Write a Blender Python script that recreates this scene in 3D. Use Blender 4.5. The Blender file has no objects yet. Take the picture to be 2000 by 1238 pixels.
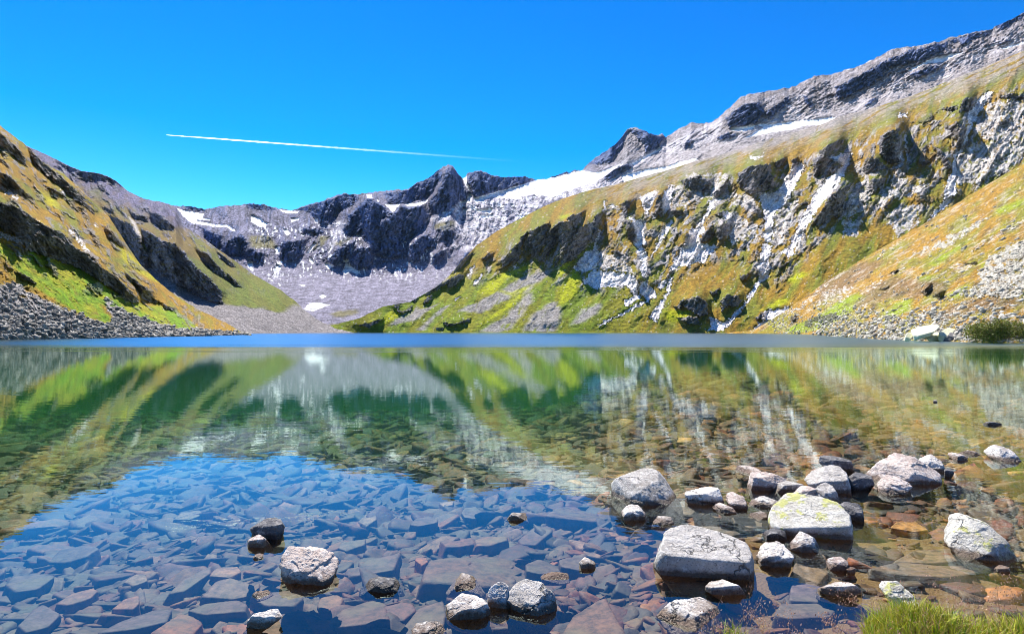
import bpy, math, random
import numpy as np
from mathutils import Vector

S = bpy.context.scene
COL = S.collection
F, CU, H0, CH = 1111.0, 1000.0, 647.0, 1.6      # focal length / principal column / horizon row in photo pixels, eye height (m)

# ------------------------------------------------------------------ camera
cam = bpy.data.cameras.new("camera")
cam.sensor_width = 36.0
cam.lens = 36.0 * F / 2000.0
cam.shift_y = (H0 - 619.0) / 2000.0
cam.clip_start = 0.05
cam.clip_end = 80000.0
cam_o = bpy.data.objects.new("camera", cam)
cam_o.location = (0, 0, CH)
cam_o.rotation_euler = (math.radians(90), 0, 0)
COL.objects.link(cam_o)
S.camera = cam_o

# ------------------------------------------------------------------ light
SUN_EL, SUN_AZ = math.radians(55), math.radians(-22)      # azimuth from +Y, negative = to the left
world = bpy.data.worlds.new("World")
S.world = world
world.use_nodes = True
nt = world.node_tree
nt.nodes.clear()
sky = nt.nodes.new("ShaderNodeTexSky")
sky.sky_type = 'NISHITA'
sky.sun_disc = False
sky.sun_elevation = SUN_EL
sky.sun_rotation = SUN_AZ
sky.altitude = 2300
sky.air_density = 1.0
sky.dust_density = 0.2
sky.ozone_density = 1.0
hs = nt.nodes.new("ShaderNodeHueSaturation")
hs.inputs["Saturation"].default_value = 1.22
hs.inputs["Hue"].default_value = 0.499
gm = nt.nodes.new("ShaderNodeGamma")
gm.inputs[1].default_value = 1.65
bg = nt.nodes.new("ShaderNodeBackground")
bg.inputs[1].default_value = 0.044
wo = nt.nodes.new("ShaderNodeOutputWorld")
nt.links.new(sky.outputs[0], gm.inputs[0])
nt.links.new(gm.outputs[0], hs.inputs["Color"])
nt.links.new(hs.outputs[0], bg.inputs[0])
nt.links.new(bg.outputs[0], wo.inputs[0])

sl = bpy.data.lights.new("sun", 'SUN')
sl.energy = 5.0
sl.angle = math.radians(0.53)
sl.color = (1.0, 0.95, 0.87)
so = bpy.data.objects.new("sun", sl)
sv = Vector((math.sin(SUN_AZ) * math.cos(SUN_EL), math.cos(SUN_AZ) * math.cos(SUN_EL), math.sin(SUN_EL)))
so.rotation_euler = sv.to_track_quat('Z', 'Y').to_euler()
so.location = (-50, 50, 100)
COL.objects.link(so)

S.view_settings.view_transform = 'Standard'
S.view_settings.look = 'None'
S.view_settings.exposure = 0.98
S.view_settings.gamma = 1.0
S.render.engine = 'CYCLES'
S.cycles.max_bounces = 6
S.cycles.filter_width = 0.9
S.cycles.transparent_max_bounces = 12
S.cycles.sample_clamp_indirect = 6.0

# ------------------------------------------------------------------ numpy noise
def _h(ix, iy, iz, seed):
    h = (ix.astype(np.int64) * 374761393 + iy.astype(np.int64) * 668265263 + iz.astype(np.int64) * 2147483647 + seed * 974634777) & 0xFFFFFFFF
    h = ((h ^ (h >> 13)) * 1274126177) & 0xFFFFFFFF
    h = ((h ^ (h >> 15)) * 2246822519) & 0xFFFFFFFF
    return ((h ^ (h >> 16)) & 0xFFFFFF) / float(0xFFFFFF) * 2 - 1

def noise2(x, y, seed=0):
    ix, iy = np.floor(x), np.floor(y)
    fx, fy = x - ix, y - iy
    sx, sy = fx * fx * fx * (fx * (fx * 6 - 15) + 10), fy * fy * fy * (fy * (fy * 6 - 15) + 10)
    z = np.zeros_like(ix)
    def g(ox, oy):
        a = _h(ix + ox, iy + oy, z, seed) * math.pi
        return np.cos(a) * (fx - ox) + np.sin(a) * (fy - oy)
    a = g(0, 0) * (1 - sx) + g(1, 0) * sx
    b = g(0, 1) * (1 - sx) + g(1, 1) * sx
    return (a * (1 - sy) + b * sy) * 1.5

def fbm(x, y, oct=5, seed=0, gain=0.5, ridged=False):
    out, amp, tot, f = 0, 1.0, 0, 1.0
    for k in range(oct):
        n = noise2(x * f + 17.3 * k, y * f - 9.1 * k, seed + k)
        if ridged:
            n = 1 - 2 * np.abs(n)
        out = out + n * amp
        tot += amp
        amp *= gain
        f *= 2.03
    return out / tot

def noise3(p, seed=0):
    i = np.floor(p)
    f = p - i
    s = f * f * (3 - 2 * f)
    r = 0
    for ox in (0, 1):
        for oy in (0, 1):
            for oz in (0, 1):
                w = (s[:, 0] if ox else 1 - s[:, 0]) * (s[:, 1] if oy else 1 - s[:, 1]) * (s[:, 2] if oz else 1 - s[:, 2])
                r = r + w * _h(i[:, 0] + ox, i[:, 1] + oy, i[:, 2] + oz, seed)
    return r

def fbm3(p, oct=4, seed=0, gain=0.5, ridged=False):
    out, amp, tot, f = 0, 1.0, 0, 1.0
    for k in range(oct):
        n = noise3(p * f + 11.7 * k, seed + k)
        if ridged:
            n = 1 - 2 * np.abs(n)
        out = out + n * amp
        tot += amp
        amp *= gain
        f *= 2.07
    return out / tot

def sstep(a, b, x):
    t = np.clip((x - a) / (b - a), 0, 1)
    return t * t * (3 - 2 * t)

def blur(a, n, axis):
    k = np.ones(2 * n + 1) / (2 * n + 1)
    pad = [(0, 0)] * a.ndim
    pad[axis] = (n, n)
    b = np.pad(a, pad, mode='edge')
    c = np.cumsum(b, axis=axis)
    z = np.zeros_like(np.take(c, [0], axis=axis))
    c = np.concatenate([z, c], axis=axis)
    m = 2 * n + 1
    N = a.shape[axis]
    hi = np.take(c, range(m, m + N), axis=axis)
    lo = np.take(c, range(0, N), axis=axis)
    return (hi - lo) / m

# ------------------------------------------------------------------ helpers
def tag(o, label=None, cat=None, group=None, kind=None):
    if label: o["label"] = label
    if cat: o["category"] = cat
    if group: o["group"] = group
    if kind: o["kind"] = kind
    return o

def mesh_obj(name, verts, faces, mat=None, smooth=True, colors=None, parent=None):
    """faces: (n,3) or (n,4) array"""
    me = bpy.data.meshes.new(name)
    verts = np.asarray(verts, dtype=np.float32)
    faces = np.asarray(faces, dtype=np.int32)
    n, k = faces.shape
    me.vertices.add(len(verts))
    me.vertices.foreach_set("co", verts.ravel())
    me.loops.add(n * k)
    me.loops.foreach_set("vertex_index", faces.ravel())
    me.polygons.add(n)
    me.polygons.foreach_set("loop_start", np.arange(n, dtype=np.int32) * k)
    me.polygons.foreach_set("loop_total", np.full(n, k, dtype=np.int32))
    me.polygons.foreach_set("use_smooth", np.full(n, smooth, dtype=bool))
    me.update(calc_edges=True)
    me.validate()
    if colors is not None:
        ca = me.color_attributes.new("Col", 'FLOAT_COLOR', 'POINT')
        c = np.ones((len(verts), 4), dtype=np.float32)
        c[:, :3] = colors
        ca.data.foreach_set("color", c.ravel())
    if mat: me.materials.append(mat)
    o = bpy.data.objects.new(name, me)
    COL.objects.link(o)
    if parent: o.parent = parent
    return o

def w2(u, v, Y):
    """photo pixel and distance along the view axis -> point in the world"""
    u, v, Y = np.asarray(u, float), np.asarray(v, float), np.asarray(Y, float)
    return np.stack([(u - CU) / F * Y, Y + 0 * u, CH + (H0 - v) / F * Y], -1)

def on_plane(u, v, z=0.0):
    Y = (CH - z) * F / (v - H0)
    return np.array([(u - CU) / F * Y, Y, z])

# crops of the photo used while tracing: origin x, y and scale
CR = {'a': (0, 240, 4.9525), 'b': (0, 440, 4.9525), 'c': (300, 360, 3.9925), 'd': (640, 300, 4.9525), 'e': (640, 480, 5.0),
      'f': (960, 230, 4.9525), 'g': (1000, 430, 4.9525), 'h': (1300, 90, 4.9525), 'i': (1600, 0, 4.9525), 'j': (1300, 300, 4.9525),
      'k': (1600, 180, 4.9525), 'l': (1300, 480, 5.0), 'm': (1600, 400, 4.1275),
      'R': (1150, 860, 2.353), 'L': (0, 860, 2.857), 'M': (600, 860, 2.857), 'W': (1000, 640, 2.0), '0': (0, 0, 1.0)}

def P(txt):
    """'c x,y x,y ...' polygons separated by ';' -> list of (n,2) arrays in photo pixels"""
    out = []
    for part in txt.split(';'):
        t = part.split()
        if not t: continue
        ox, oy, sc = CR[t[0]]
        out.append(np.array([[float(q) for q in w.split(',')] for w in t[1:]]) / sc + np.array([ox, oy]))
    return out

def inpoly(U, V, poly):
    m = np.zeros(U.shape, bool)
    x0, y0 = poly.min(0)
    x1, y1 = poly.max(0)
    sel = (U >= x0) & (U <= x1) & (V >= y0) & (V <= y1)
    if not sel.any(): return m
    u, v = U[sel], V[sel]
    r = np.zeros(u.shape, bool)
    n = len(poly)
    for i in range(n):
        ax, ay = poly[i]
        bx, by = poly[(i + 1) % n]
        if ay == by: continue
        c = (ay > v) != (by > v)
        r ^= c & (u < (bx - ax) * (v - ay) / (by - ay) + ax)
    m[sel] = r
    return m

def mask(U, V, polys, warp=3.0, ws=14.0, seed=5, soft=1):
    wu = U + warp * (fbm(U / ws, V / ws, 4, seed, 0.6) + 0.45 * fbm(U / 5, V / 5, 3, seed + 2, 0.7))
    wv = V + warp * (fbm(U / ws + 40, V / ws + 7, 4, seed + 9, 0.6) + 0.45 * fbm(U / 5 + 9, V / 5, 3, seed + 3, 0.7))
    m = np.zeros(U.shape, bool)
    for p in polys:
        m |= inpoly(wu, wv, p)
    m = m.astype(float)
    if soft:
        m = blur(blur(m, soft, 0), soft, 1)
    return m

def mix(a, b, t):
    return a * (1 - t[..., None]) + np.asarray(b) * t[..., None]

# ------------------------------------------------------------------ material helpers
def newmat(name):
    m = bpy.data.materials.new(name)
    m.use_nodes = True
    n = m.node_tree
    n.nodes.clear()
    return m, n

def N(n, t, **kw):
    x = n.nodes.new(t)
    for k, v in kw.items():
        if k.startswith('i_'):
            key = k[2:]
            key = int(key) if key.isdigit() else key.replace('_', ' ')
            x.inputs[key].default_value = v
        else:
            setattr(x, k, v)
    return x

def hill_mat(name, scale, bump, detail=0.35):
    """coloured by the ground cover laid out on the mesh, broken up by fine mottling and relief"""
    m, n = newmat(name)
    out = N(n, "ShaderNodeOutputMaterial")
    bs = N(n, "ShaderNodeBsdfPrincipled", i_Roughness=0.95)
    bs.inputs["Specular IOR Level"].default_value = 0.15
    at = N(n, "ShaderNodeAttribute", attribute_name="Col")
    tc = N(n, "ShaderNodeNewGeometry")
    no = N(n, "ShaderNodeTexNoise", i_Scale=scale, i_Detail=8.0, i_Roughness=0.72)
    n.links.new(tc.outputs["Position"], no.inputs["Vector"])
    mr = N(n, "ShaderNodeMapRange", i_1=0.3, i_2=0.7, i_3=1 - 1.4 * detail, i_4=1 + 1.4 * detail)
    n.links.new(no.outputs[0], mr.inputs[0])
    mu = N(n, "ShaderNodeVectorMath", operation='SCALE')
    n.links.new(at.outputs["Color"], mu.inputs[0])
    n.links.new(mr.outputs[0], mu.inputs["Scale"])
    n.links.new(mu.outputs[0], bs.inputs["Base Color"])
    bp = N(n, "ShaderNodeBump", i_Strength=1.0, i_Distance=bump)
    n.links.new(no.outputs[0], bp.inputs["Height"])
    n.links.new(bp.outputs[0], bs.inputs["Normal"])
    n.links.new(bs.outputs[0], out.inputs[0])
    return m

# ground cover albedos
GREEN, YEL, GOLD, BROWN = (0.125, 0.17, 0.010), (0.34, 0.29, 0.006), (0.29, 0.165, 0.014), (0.13, 0.07, 0.022)
PALE, SCREE, DARK, LILAC, SNOW = (0.62, 0.58, 0.56), (0.20, 0.185, 0.21), (0.045, 0.045, 0.06), (0.30, 0.27, 0.33), (0.92, 0.92, 0.94)

# ------------------------------------------------------------------ hills
def hill(name, guides, step, fall, mat, paint, cliffs, snow=(), crest=(1.0, 12), relief=1.0, seed=1, lam=45.0, back=0.22, ck=1.12, cwarp=3.0, auto=None, butt=0.0, fall2=None):
    """A real slope: guides are its shore, (ledges) and crest as (photo u, v, distance); the surface between them is
    broken into ribs, gullies and cliffs, and drops away behind the crest."""
    u0, u1 = guides[0][0][0], guides[0][-1][0]
    us = np.arange(u0, u1 + step, step)
    gv, gY = [], []
    for k, g in enumerate(guides):
        g = np.array(g, float)
        gv.append(np.interp(us, g[:, 0], g[:, 1]))
        gY.append(np.exp(np.interp(us, g[:, 0], np.log(g[:, 2]))))
    jag = crest[0] * fbm(us / crest[1], us * 0 + seed * 3.7, 5, seed, 0.62)
    for k in range(len(gv) - 1, 0, -1):
        gv[k - 1] = np.maximum(gv[k - 1], gv[k] + 0.3)
    hmax = (gv[0] - gv[-1]).max()
    nv = int(hmax / step) + 2
    t = np.linspace(0, 1, nv)[:, None]
    V = gv[0][None] * (1 - t) + gv[-1][None] * t
    U = np.broadcast_to(us[None], V.shape).copy()
    Y = np.zeros_like(V)
    e = (H0 - V) / F
    JV = jag[None] * sstep(0.0, 1.0, 1 - (V - gv[-1][None]) / 40.0)
    for k in range(len(guides) - 1):
        Ya, Yb = gY[k][None], gY[k + 1][None]
        Za, Zb = CH + (H0 - gv[k][None]) / F * Ya, CH + (H0 - gv[k + 1][None]) / F * Yb
        s = (Zb - Za) / np.maximum(Yb - Ya, 1e-3)
        den = e - s
        Yk = (Za - s * Ya - CH) / np.where(np.abs(den) < 1e-6, -1e-6, den)
        Yk = np.clip(Yk, np.minimum(Ya, Yb), np.maximum(Ya, Yb))
        selm = V <= gv[k][None] + 1e-6
        Y = np.where(selm, Yk, Y)
    L = np.log(np.maximum(Y, 1.0))
    L = blur(L, 4, 0) if len(guides) > 2 else L
    V = V + JV
    g = np.diff(L, axis=0, append=L[-1:])
    dv = -np.diff(V - JV, axis=0, append=V[-1:] - JV[-1:] - 1e-3)
    sn = mask(U, V, snow, 1.8, 7, seed + 77, 0) if len(snow) else np.zeros(U.shape)
    cl = mask(U, V, cliffs, cwarp + 2, 10, seed + 31, 0) if len(cliffs) else np.zeros(U.shape)
    cl = cl * (0.35 + 0.65 * sstep(-0.55, -0.2, fbm(U / 13, V / 6, 4, seed + 33, 0.65)))
    fx, fy = fall
    ln = math.hypot(fx, fy)
    fx, fy = fx / ln, fy / ln
    A, B = U * fx + V * fy, -U * fy + V * fx          # along / across the fall line
    if auto:
        ac = auto(U, V) * sstep(0.10, 0.22, fbm(B / 13 + 0.8 * fbm(U / 30, V / 30, 2, seed), A / 34, 4, seed + 35, 0.6) + 0.3 * fbm(U / 60, V / 45, 2, seed + 36))
        cl = np.maximum(cl, ac * (1 - sn))
    if len(snow):
        cl = cl * (1 - np.clip(2.5 * blur(blur(sn, 3, 0), 3, 1), 0, 1))
    # cliffs: the ground stops receding over the cliff's height and catches up on the shelf above it
    D = np.zeros_like(L)
    d = np.zeros(len(us))
    fade = sstep(0, 25, V[0][None] - V)
    for j in range(nv - 1):
        cj = cl[j]
        d = d - np.clip(g[j], 0, 0.02) * ck * (0.35 + 0.65 * sstep(0, 90, V[0] - V[j])) * cj
        d = d * np.exp(-np.abs(dv[j]) / lam * (1 - cj))
        dd = np.pad(d, 2, mode='edge')
        d = d + 0.85 * (1 - cj) * ((dd[:-4] + dd[1:-3] + dd[3:-1] + dd[4:]) / 4 - d)
        D[j + 1] = d
    D = blur(blur(D, 3, 1), 2, 1)
    D = blur(D, 1, 0)
    wob = 14 * fbm(U / 60, V / 60, 3, seed + 3)
    rib = fbm((B + wob) / 26, A / 95, 5, seed + 11, 0.55, True)
    rib2 = fbm((B + wob) / 9, A / 22, 4, seed + 15, 0.6, True)
    big = fbm(U / 85, V / 70, 4, seed + 12)
    if fall2:
        (gx, gy), ua, ub = fall2
        w2_ = sstep(ua, ub, U)
        A2, B2 = U * gx + V * gy, -U * gy + V * gx
        rib = rib * (1 - w2_) + w2_ * 0.8 * fbm((B2 + 0.4 * wob) / 16, A2 / 70, 5, seed + 11, 0.6, True)
        rib2 = rib2 * (1 - w2_) + w2_ * fbm((B2 + 0.4 * wob) / 6, A2 / 26, 4, seed + 15, 0.6, True)
    fine = fbm(U / 6, V / 6, 3, seed + 13, 0.65)
    bt = fbm((B + 1.5 * wob) / 60, A / 260, 3, seed + 16, 0.5, True)
    res = paint(U, V, A, B + wob, cl, seed)
    cols, rough = res[:2]
    gul = blur(blur(res[2], 2, 0), 2, 1) if len(res) > 2 else 0
    rough = rough * (1 - 0.85 * blur(sn, 2, 0))
    top = sstep(0.0, 22, V - V[-1][None])
    amp = relief * fade * (0.35 + 0.65 * top)
    crag = fbm(B / 5 + 0.3 * rib, A / 9, 4, seed + 14, 0.65, True)
    R = -amp * (0.0030 * crag * np.clip(rough - 0.25, 0, 1.3) + (0.010 * rib + 0.0048 * rib2) * rough + 0.011 * big + butt * bt + 0.0034 * fine * (0.25 + rough)) * (1 - 0.6 * blur(sn, 2, 0))
    L2 = L + D + R + 0.011 * gul * fade
    Yf = np.exp(L2)
    cols = cols * np.clip(1 + (0.30 + 0.35 * np.clip(rough, 0, 1.2))[..., None] * fbm(U / 2.4, V / 2.0, 3, seed + 99, 0.75)[..., None] * 1.3, 0.35, 2.0)
    cols = mix(cols, np.array(SNOW) , np.clip(sn * 1.6, 0, 1)) * (1 - 0.10 * sn * sstep(0.0, 0.5, fbm(U / 9, V / 5, 4, seed + 98)))[..., None]
    X, Z = (U - CU) / F * Yf, CH + (H0 - V) / F * Yf
    rows = [np.stack([X, Yf, Z], -1)]
    crow = [cols]
    # under water
    pre = []
    for k in (3, 2, 1):
        q = rows[0][0].copy()
        q[:, 0] *= 1 - 0.02 * k
        q[:, 1] *= 1 - 0.02 * k
        q[:, 2] = np.minimum(q[:, 2], 0.0) - (0.012 * k * q[:, 1])
        pre.append(q)
    # behind the crest
    post = []
    for k in range(1, 9):
        q = rows[0][-1].copy()
        s = 1 + back * (k / 8) ** 1.3
        z0 = q[:, 2].copy()
        q[:, 0] *= s
        q[:, 1] *= s
        q[:, 2] = z0 - 0.75 * (s - 1) * rows[0][-1][:, 1] * 0.9 + 0.004 * rows[0][-1][:, 1] * fbm(us / 20, us * 0 + k * 0.7, 3, seed + 50)
        post.append(q)
    G = np.concatenate([np.stack(pre), rows[0], np.stack(post)], 0)
    C = np.concatenate([np.repeat(cols[:1], 3, 0), cols, np.repeat(cols[-1:], 8, 0)], 0)
    nr, nc = G.shape[:2]
    idx = np.arange(nr * nc).reshape(nr, nc)
    q = np.stack([idx[:-1, :-1], idx[:-1, 1:], idx[1:, 1:], idx[1:, :-1]], -1).reshape(-1, 4)
    o = mesh_obj(name, G.reshape(-1, 3), q, mat, True, C.reshape(-1, 3))
    o["kind"] = "structure"
    return dict(o=o, us=us, V=V, Y=Yf, U=U)

def white(U, V, seed):
    return _h(np.round(U), np.round(V), np.zeros_like(U), seed)

def scree_col(U, V, seed, base=SCREE, c=0.8):
    jx = fbm(U / 4, V / 4, 2, seed + 7) * 3
    w = white(U * 0.7 + jx, V * 0.7 - jx, seed) * 0.22 + fbm((U + V) / 4.2, (U - V) / 3.8, 3, seed, 0.75) * 1.7
    b = np.clip(1 + c * w, 0.25, 2.6)
    return np.asarray(base) * b[..., None]

def grass_col(U, V, A, B, seed, g=GREEN, y=GOLD, bias=0.0, yel=0.3):
    n = fbm(B / 22, A / 80, 5, seed + 1, 0.6) * 1.2 + 0.5 * fbm(U / 90, V / 70, 3, seed + 2) + bias
    c = mix(np.broadcast_to(np.asarray(g), U.shape + (3,)), y, sstep(-0.35, 0.4, n))
    n2 = fbm(B / 14 + 5, A / 60, 4, seed + 4, 0.6)
    c = mix(c, YEL, yel * sstep(0.1, 0.6, n2))
    c = mix(c, BROWN, 0.6 * sstep(0.12, 0.5, fbm(B / 7, A / 26, 4, seed + 6, 0.6)))
    return c * (1 + 0.30 * fbm(U / 3.2, V / 2.6, 3, seed + 8, 0.7))[..., None]

def rock_col(U, V, A, B, seed, base=LILAC, c=0.6, cover=0.0, cov=GOLD):
    n = 1.15 * fbm(B / 6, A / 30, 5, seed + 21, 0.68) + 0.35 * white(U * .6, V * .6, seed)
    col = np.asarray(base) * np.clip(1 + c * n, 0.2, 2)[..., None]
    if cover:
        col = mix(col, cov, cover * sstep(-0.05, 0.35, fbm(U / 20, V / 12, 4, seed + 22)))
    return col

# ---- masks traced from the photo
E_cl = P("a 0,100 100,170 190,260 260,370 240,410 150,330 60,270 0,230; a 270,230 450,420 600,520 760,680 930,800 860,780 700,690 560,590 440,500 330,400;"
         "a 400,590 600,670 620,720 500,660; a 0,480 100,500 180,600 300,720 250,730 150,670 0,600;"
         "a -900,300 -300,380 0,780 100,790 250,860 330,930 450,1000 600,1060 720,1190 850,1280 1000,1410 1100,1470 1200,1560 1300,1650 1340,1740 1280,1745 1150,1650 1000,1560 850,1450 700,1380 500,1310 380,1270 250,1230 240,1150 150,1080 50,1030 -300,900 -900,700;"
         "b 1150,440 1250,480 1350,560 1450,620 1470,680 1540,740 1500,760 1380,720 1340,600; b 1580,760 1690,800 1670,830 1590,800; b 160,440 260,490 360,570 310,560 220,510;"
         "a 620,640 760,720 900,830 950,860 800,800 660,700; a 1000,1000 1100,1080 1200,1180 1150,1190 1040,1090")
E_pale = P("b 680,20 740,60 860,250 830,260 740,150 660,40; a 0,590 60,620 170,730 150,740 60,680 0,640; a 840,940 880,960 960,1010 930,1010;"
           "b 0,60 120,100 240,150 230,190 120,150 0,120; a 580,640 610,660 620,690 590,680; b 780,190 860,230 840,250; b 130,270 230,290 200,310; a 350,920 390,940 370,950")
E_yel = P("a 340,640 440,690 540,760 570,830 480,800 380,720; b 1140,180 1240,260 1400,430 1550,560 1480,540 1300,430 1180,330; b 760,520 950,650 1080,720 1000,720 840,620; b 0,250 110,320 60,340 0,300")
E_grn = P("b -900,-150 -200,150 0,270 200,480 400,640 700,820 1050,960 1070,900 960,760 1150,820 1400,920 1700,990 1981,1040 1700,820 1340,745 1150,650 1000,560 850,450 700,380 500,310 380,270 250,230 200,300 -200,20 -900,-300")
E_scr = P("b -1200,300 0,570 150,550 250,620 400,700 550,780 700,830 900,920 1050,960 1110,900 1000,720 1100,740 1230,840 1400,920 1700,1000 2400,1060 2400,1300 -1200,1300")
D_cl = P("a 1040,890 1150,930 1280,990 1350,1120 1400,1230 1440,1270 1430,1400 1350,1370 1260,1230 1160,1080;"
         "b 1360,30 1450,70 1560,140 1680,180 1780,250 1850,350 1950,440 2060,540 2150,640 2160,760 2050,740 1930,690 1800,620 1700,560 1580,490 1480,400 1440,300;"
         "a 1440,870 1560,880 1680,1000 1680,1060 1560,1020 1480,930; c 490,520 560,570 640,640 600,640 520,580; c 560,680 640,740 680,800 630,795; c 330,500 420,540 560,700 600,760 480,690 380,600;"
         "a 480,300 700,390 880,440 1050,480 1150,530 1250,600 1350,680 1200,620 1000,560 800,520 640,440; a 700,480 850,500 900,570 750,540; a 1240,860 1400,900 1440,960 1300,930")
D_pale = P("a 1240,900 1310,960 1370,1110 1350,1130 1290,1000; b 1440,310 1510,320 1540,370 1470,360; a 570,430 640,470 620,490; a 960,530 1100,570 1060,580; c 0,570 15,570 15,600 0,600")
D_scr = P("b 1430,400 1560,470 1750,570 2000,690; c 0,600 150,700 400,860 600,950 800,960 1000,1000 1080,950 1200,960 1700,1150 1700,1300 400,1300 0,900 -400,500")
D_sn = P("a 1320,655 1345,662 1340,668; a 1355,678 1430,698 1420,706; a 1545,748 1565,752 1560,758; a 1645,788 1675,798 1660,800")
C_sn = P("c 185,190 260,205 395,230 380,262 440,270 445,282 340,275 345,285 420,300 490,315 580,315 630,350 640,370 610,362 570,335 470,330 300,305 230,250;"
         "c 765,237 830,260 860,290 905,305 860,335 810,325 757,290; c 980,197 1060,207 1135,210 1120,228 1020,225; c 1070,265 1140,260 1130,280 1070,298; c 1245,262 1280,272 1280,300 1262,303;"
         "c 1005,347 1040,352 1072,385 1040,403; c 960,345 970,370 930,372; c 730,610 765,605 780,640 775,680 735,650; c 955,625 998,640 990,665 945,700 925,725 945,670;"
         "c 950,480 990,485 985,540 945,540; c 1250,450 1270,460 1210,540 1190,538; c 1390,470 1395,500 1365,540 1360,530; c 1215,565 1255,610 1240,625 1215,600; c 1350,608 1410,640 1360,662 1335,630;"
         "c 1500,610 1600,680 1597,712 1540,680 1495,705 1470,680; c 1290,870 1325,858 1350,875 1310,893; c 1215,925 1290,920 1380,940 1240,990 1170,975; c 1130,782 1190,780 1170,802;"
         "c 880,728 935,748 930,756; c 965,768 1000,782 985,792; c 1090,405 1105,405 1100,430; c 1172,480 1184,482 1178,510; c 1145,392 1185,392 1165,404;"
         "d 550,485 610,490 700,490 630,570 580,520; d 740,490 800,475 850,485 975,440 960,470 900,500 770,510; d 375,395 420,400 435,435 385,430; d 1295,205 1340,215 1350,290 1385,360 1365,360 1322,290;"
         "d 1370,375 1400,400 1385,470 1330,480 1260,490 1280,465 1340,450; d 1300,530 1360,540 1320,580; d 470,440 500,460 490,470;"
         "0 925,387 979,372 1031,357 1049,351 1081,347 1134,333 1165,337 1206,324 1182,343 1166,353 1140,362 1100,375 1081,385 1040,380 1000,388 960,385 930,398;"
         "f 1260,560 1500,500 1700,470 1970,390 1990,410 1700,510 1500,560 1280,640; f 1330,450 1450,390 1640,290 1660,300 1500,390 1380,460; d 1430,545 1590,530 1580,580 1480,570; d 1470,600 1600,590 1600,615 1500,625; d 1810,600 1920,605 1870,625; d 1570,780 1620,790 1600,800;"
         "h 620,795 760,780 860,760 860,790 780,825 640,820; h 880,760 1000,750 1020,760 1200,735 1400,715 1600,690 1690,705 1500,765 1350,770 1200,815 1000,845 770,890 870,830 950,790;"
         "h -20,1180 140,1120 290,1090 280,1110 100,1175 0,1195; h 910,930 990,910 960,930;"
         "i 860,680 1000,610 1100,565 1250,530 1380,510 1600,460 1720,420 1700,440 1450,490 1350,530 1200,600 1020,620 880,695; i 1750,470 1980,410 2100,380 2100,400 1980,425 1800,475; i 430,612 500,588 490,600; i 240,686 300,664 290,680; i 1140,775 1270,725 1260,740; d 150,1040 190,1020 180,1060; d 730,1110 760,1120 740,1130; d 890,1135 930,1130 910,1145")
C_cl = P("d 380,430 440,440 620,570 500,650 420,720 380,760 320,770 230,790 170,800 160,720 200,600 280,520; d 700,505 900,510 980,590 900,700 830,800 720,860 690,900 740,1000 600,1010 450,970 380,850 340,800 430,720 560,640;"
         "d 1180,112 1300,230 1380,370 1340,450 1250,480 1180,540 1060,580 1000,520 980,450 1040,400 1100,300 1120,200; d 540,375 760,365 850,295 960,245 1100,145 1100,250 1000,380 820,470 700,480 560,460;"
         "d 1340,205 1480,165 1600,225 1850,225 1980,245 1800,310 1680,355 1580,410 1430,420 1380,350; d 800,870 950,780 1050,830 1030,900 960,900 930,960 850,1060 790,1040; d 1030,960 1130,940 1130,1010 1050,1070 1000,1080;"
         "d 190,1010 290,900 400,920 440,1040 380,1090 290,1130 250,1120; d 50,960 270,840 260,900 180,1020 80,1090 10,1050; d 1100,750 1230,740 1180,860 1110,830; d 1330,960 1430,950 1300,1070 1230,1110;"
         "c 620,420 700,380 740,500 860,540 850,610 800,610 720,560 600,560 540,520 560,450; c 1000,450 1190,430 1150,560 1090,600 980,590; c 390,345 520,400 530,470 500,500 420,430; c 1160,340 1330,360 1330,380 1180,370;"
         "c 240,170 300,165 400,190 400,210 250,195; c 720,160 800,148 900,170 980,190 860,200 740,190; c 1130,190 1330,130 1480,75 1597,80 1597,130 1420,230 1320,330 1250,230;"
         "f 900,480 1200,240 1320,120 1250,300 1150,430 1000,450; f 1060,570 1250,470 1420,420 1330,500 1130,600; f 1330,110 1480,110 1620,180 1690,180 1600,300 1500,350 1460,240;"
         "f 540,595 640,530 820,500 870,505 700,560 600,585;"
         "h 580,700 750,560 900,550 960,640 880,740 760,770 620,790; h 1340,470 1430,570 1410,600 1340,540; h 1640,400 1780,350 1980,280 1980,380 1850,410 1740,500 1640,500; h 200,900 240,910 230,980 180,1000; h 960,640 1080,560 1180,500 1200,560 1100,620 1010,720; h 480,900 600,840 690,870 560,910;"
         "i 150,850 250,810 450,690 700,560 900,480 1230,410 1230,480 1000,580 700,640 540,800 330,900 200,960; i 870,720 1060,650 1180,630 1100,700 950,750; i 430,1040 520,950 560,950 470,1030; i 1250,400 1600,300 1640,330 1400,430; i 1700,250 1980,130 1980,170 1750,300; i 1600,440 1900,380 1700,440")
C_grn = P("c 960,1140 1300,1110 1597,1060 2400,900 2400,1250 900,1250; c 1300,400 1380,410 1290,500 1240,530; d 50,860 200,810 240,830 90,900; c 740,400 900,400 980,500 760,500; d 1020,700 1150,640 1240,660 1180,760 1060,740; c 1380,1010 1597,960 1597,1010 1420,1040")
C_pale = P("d 620,600 760,500 800,600 1000,620 1400,430 1600,440 1980,300 2300,300 1980,560 1700,780 1400,960 1200,900 1250,700; c 1420,300 1490,290 1480,400 1380,500 1350,520; d 60,650 160,660 150,800 60,820;"
           "f 0,760 600,700 1300,430 1660,260 1981,120 1981,420 1500,560 900,740 400,850 0,1100; h 0,950 400,750 560,720 480,900 900,760 1250,640 1640,620 1980,480 1980,600 1300,800 600,960 0,1150;"
           "i 200,1100 500,900 900,720 1300,560 1900,330 2100,300 2100,440 1500,600 1100,780 700,960 300,1100; h 940,740 1100,600 1200,520 1290,470 1400,600 1330,700")
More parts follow.
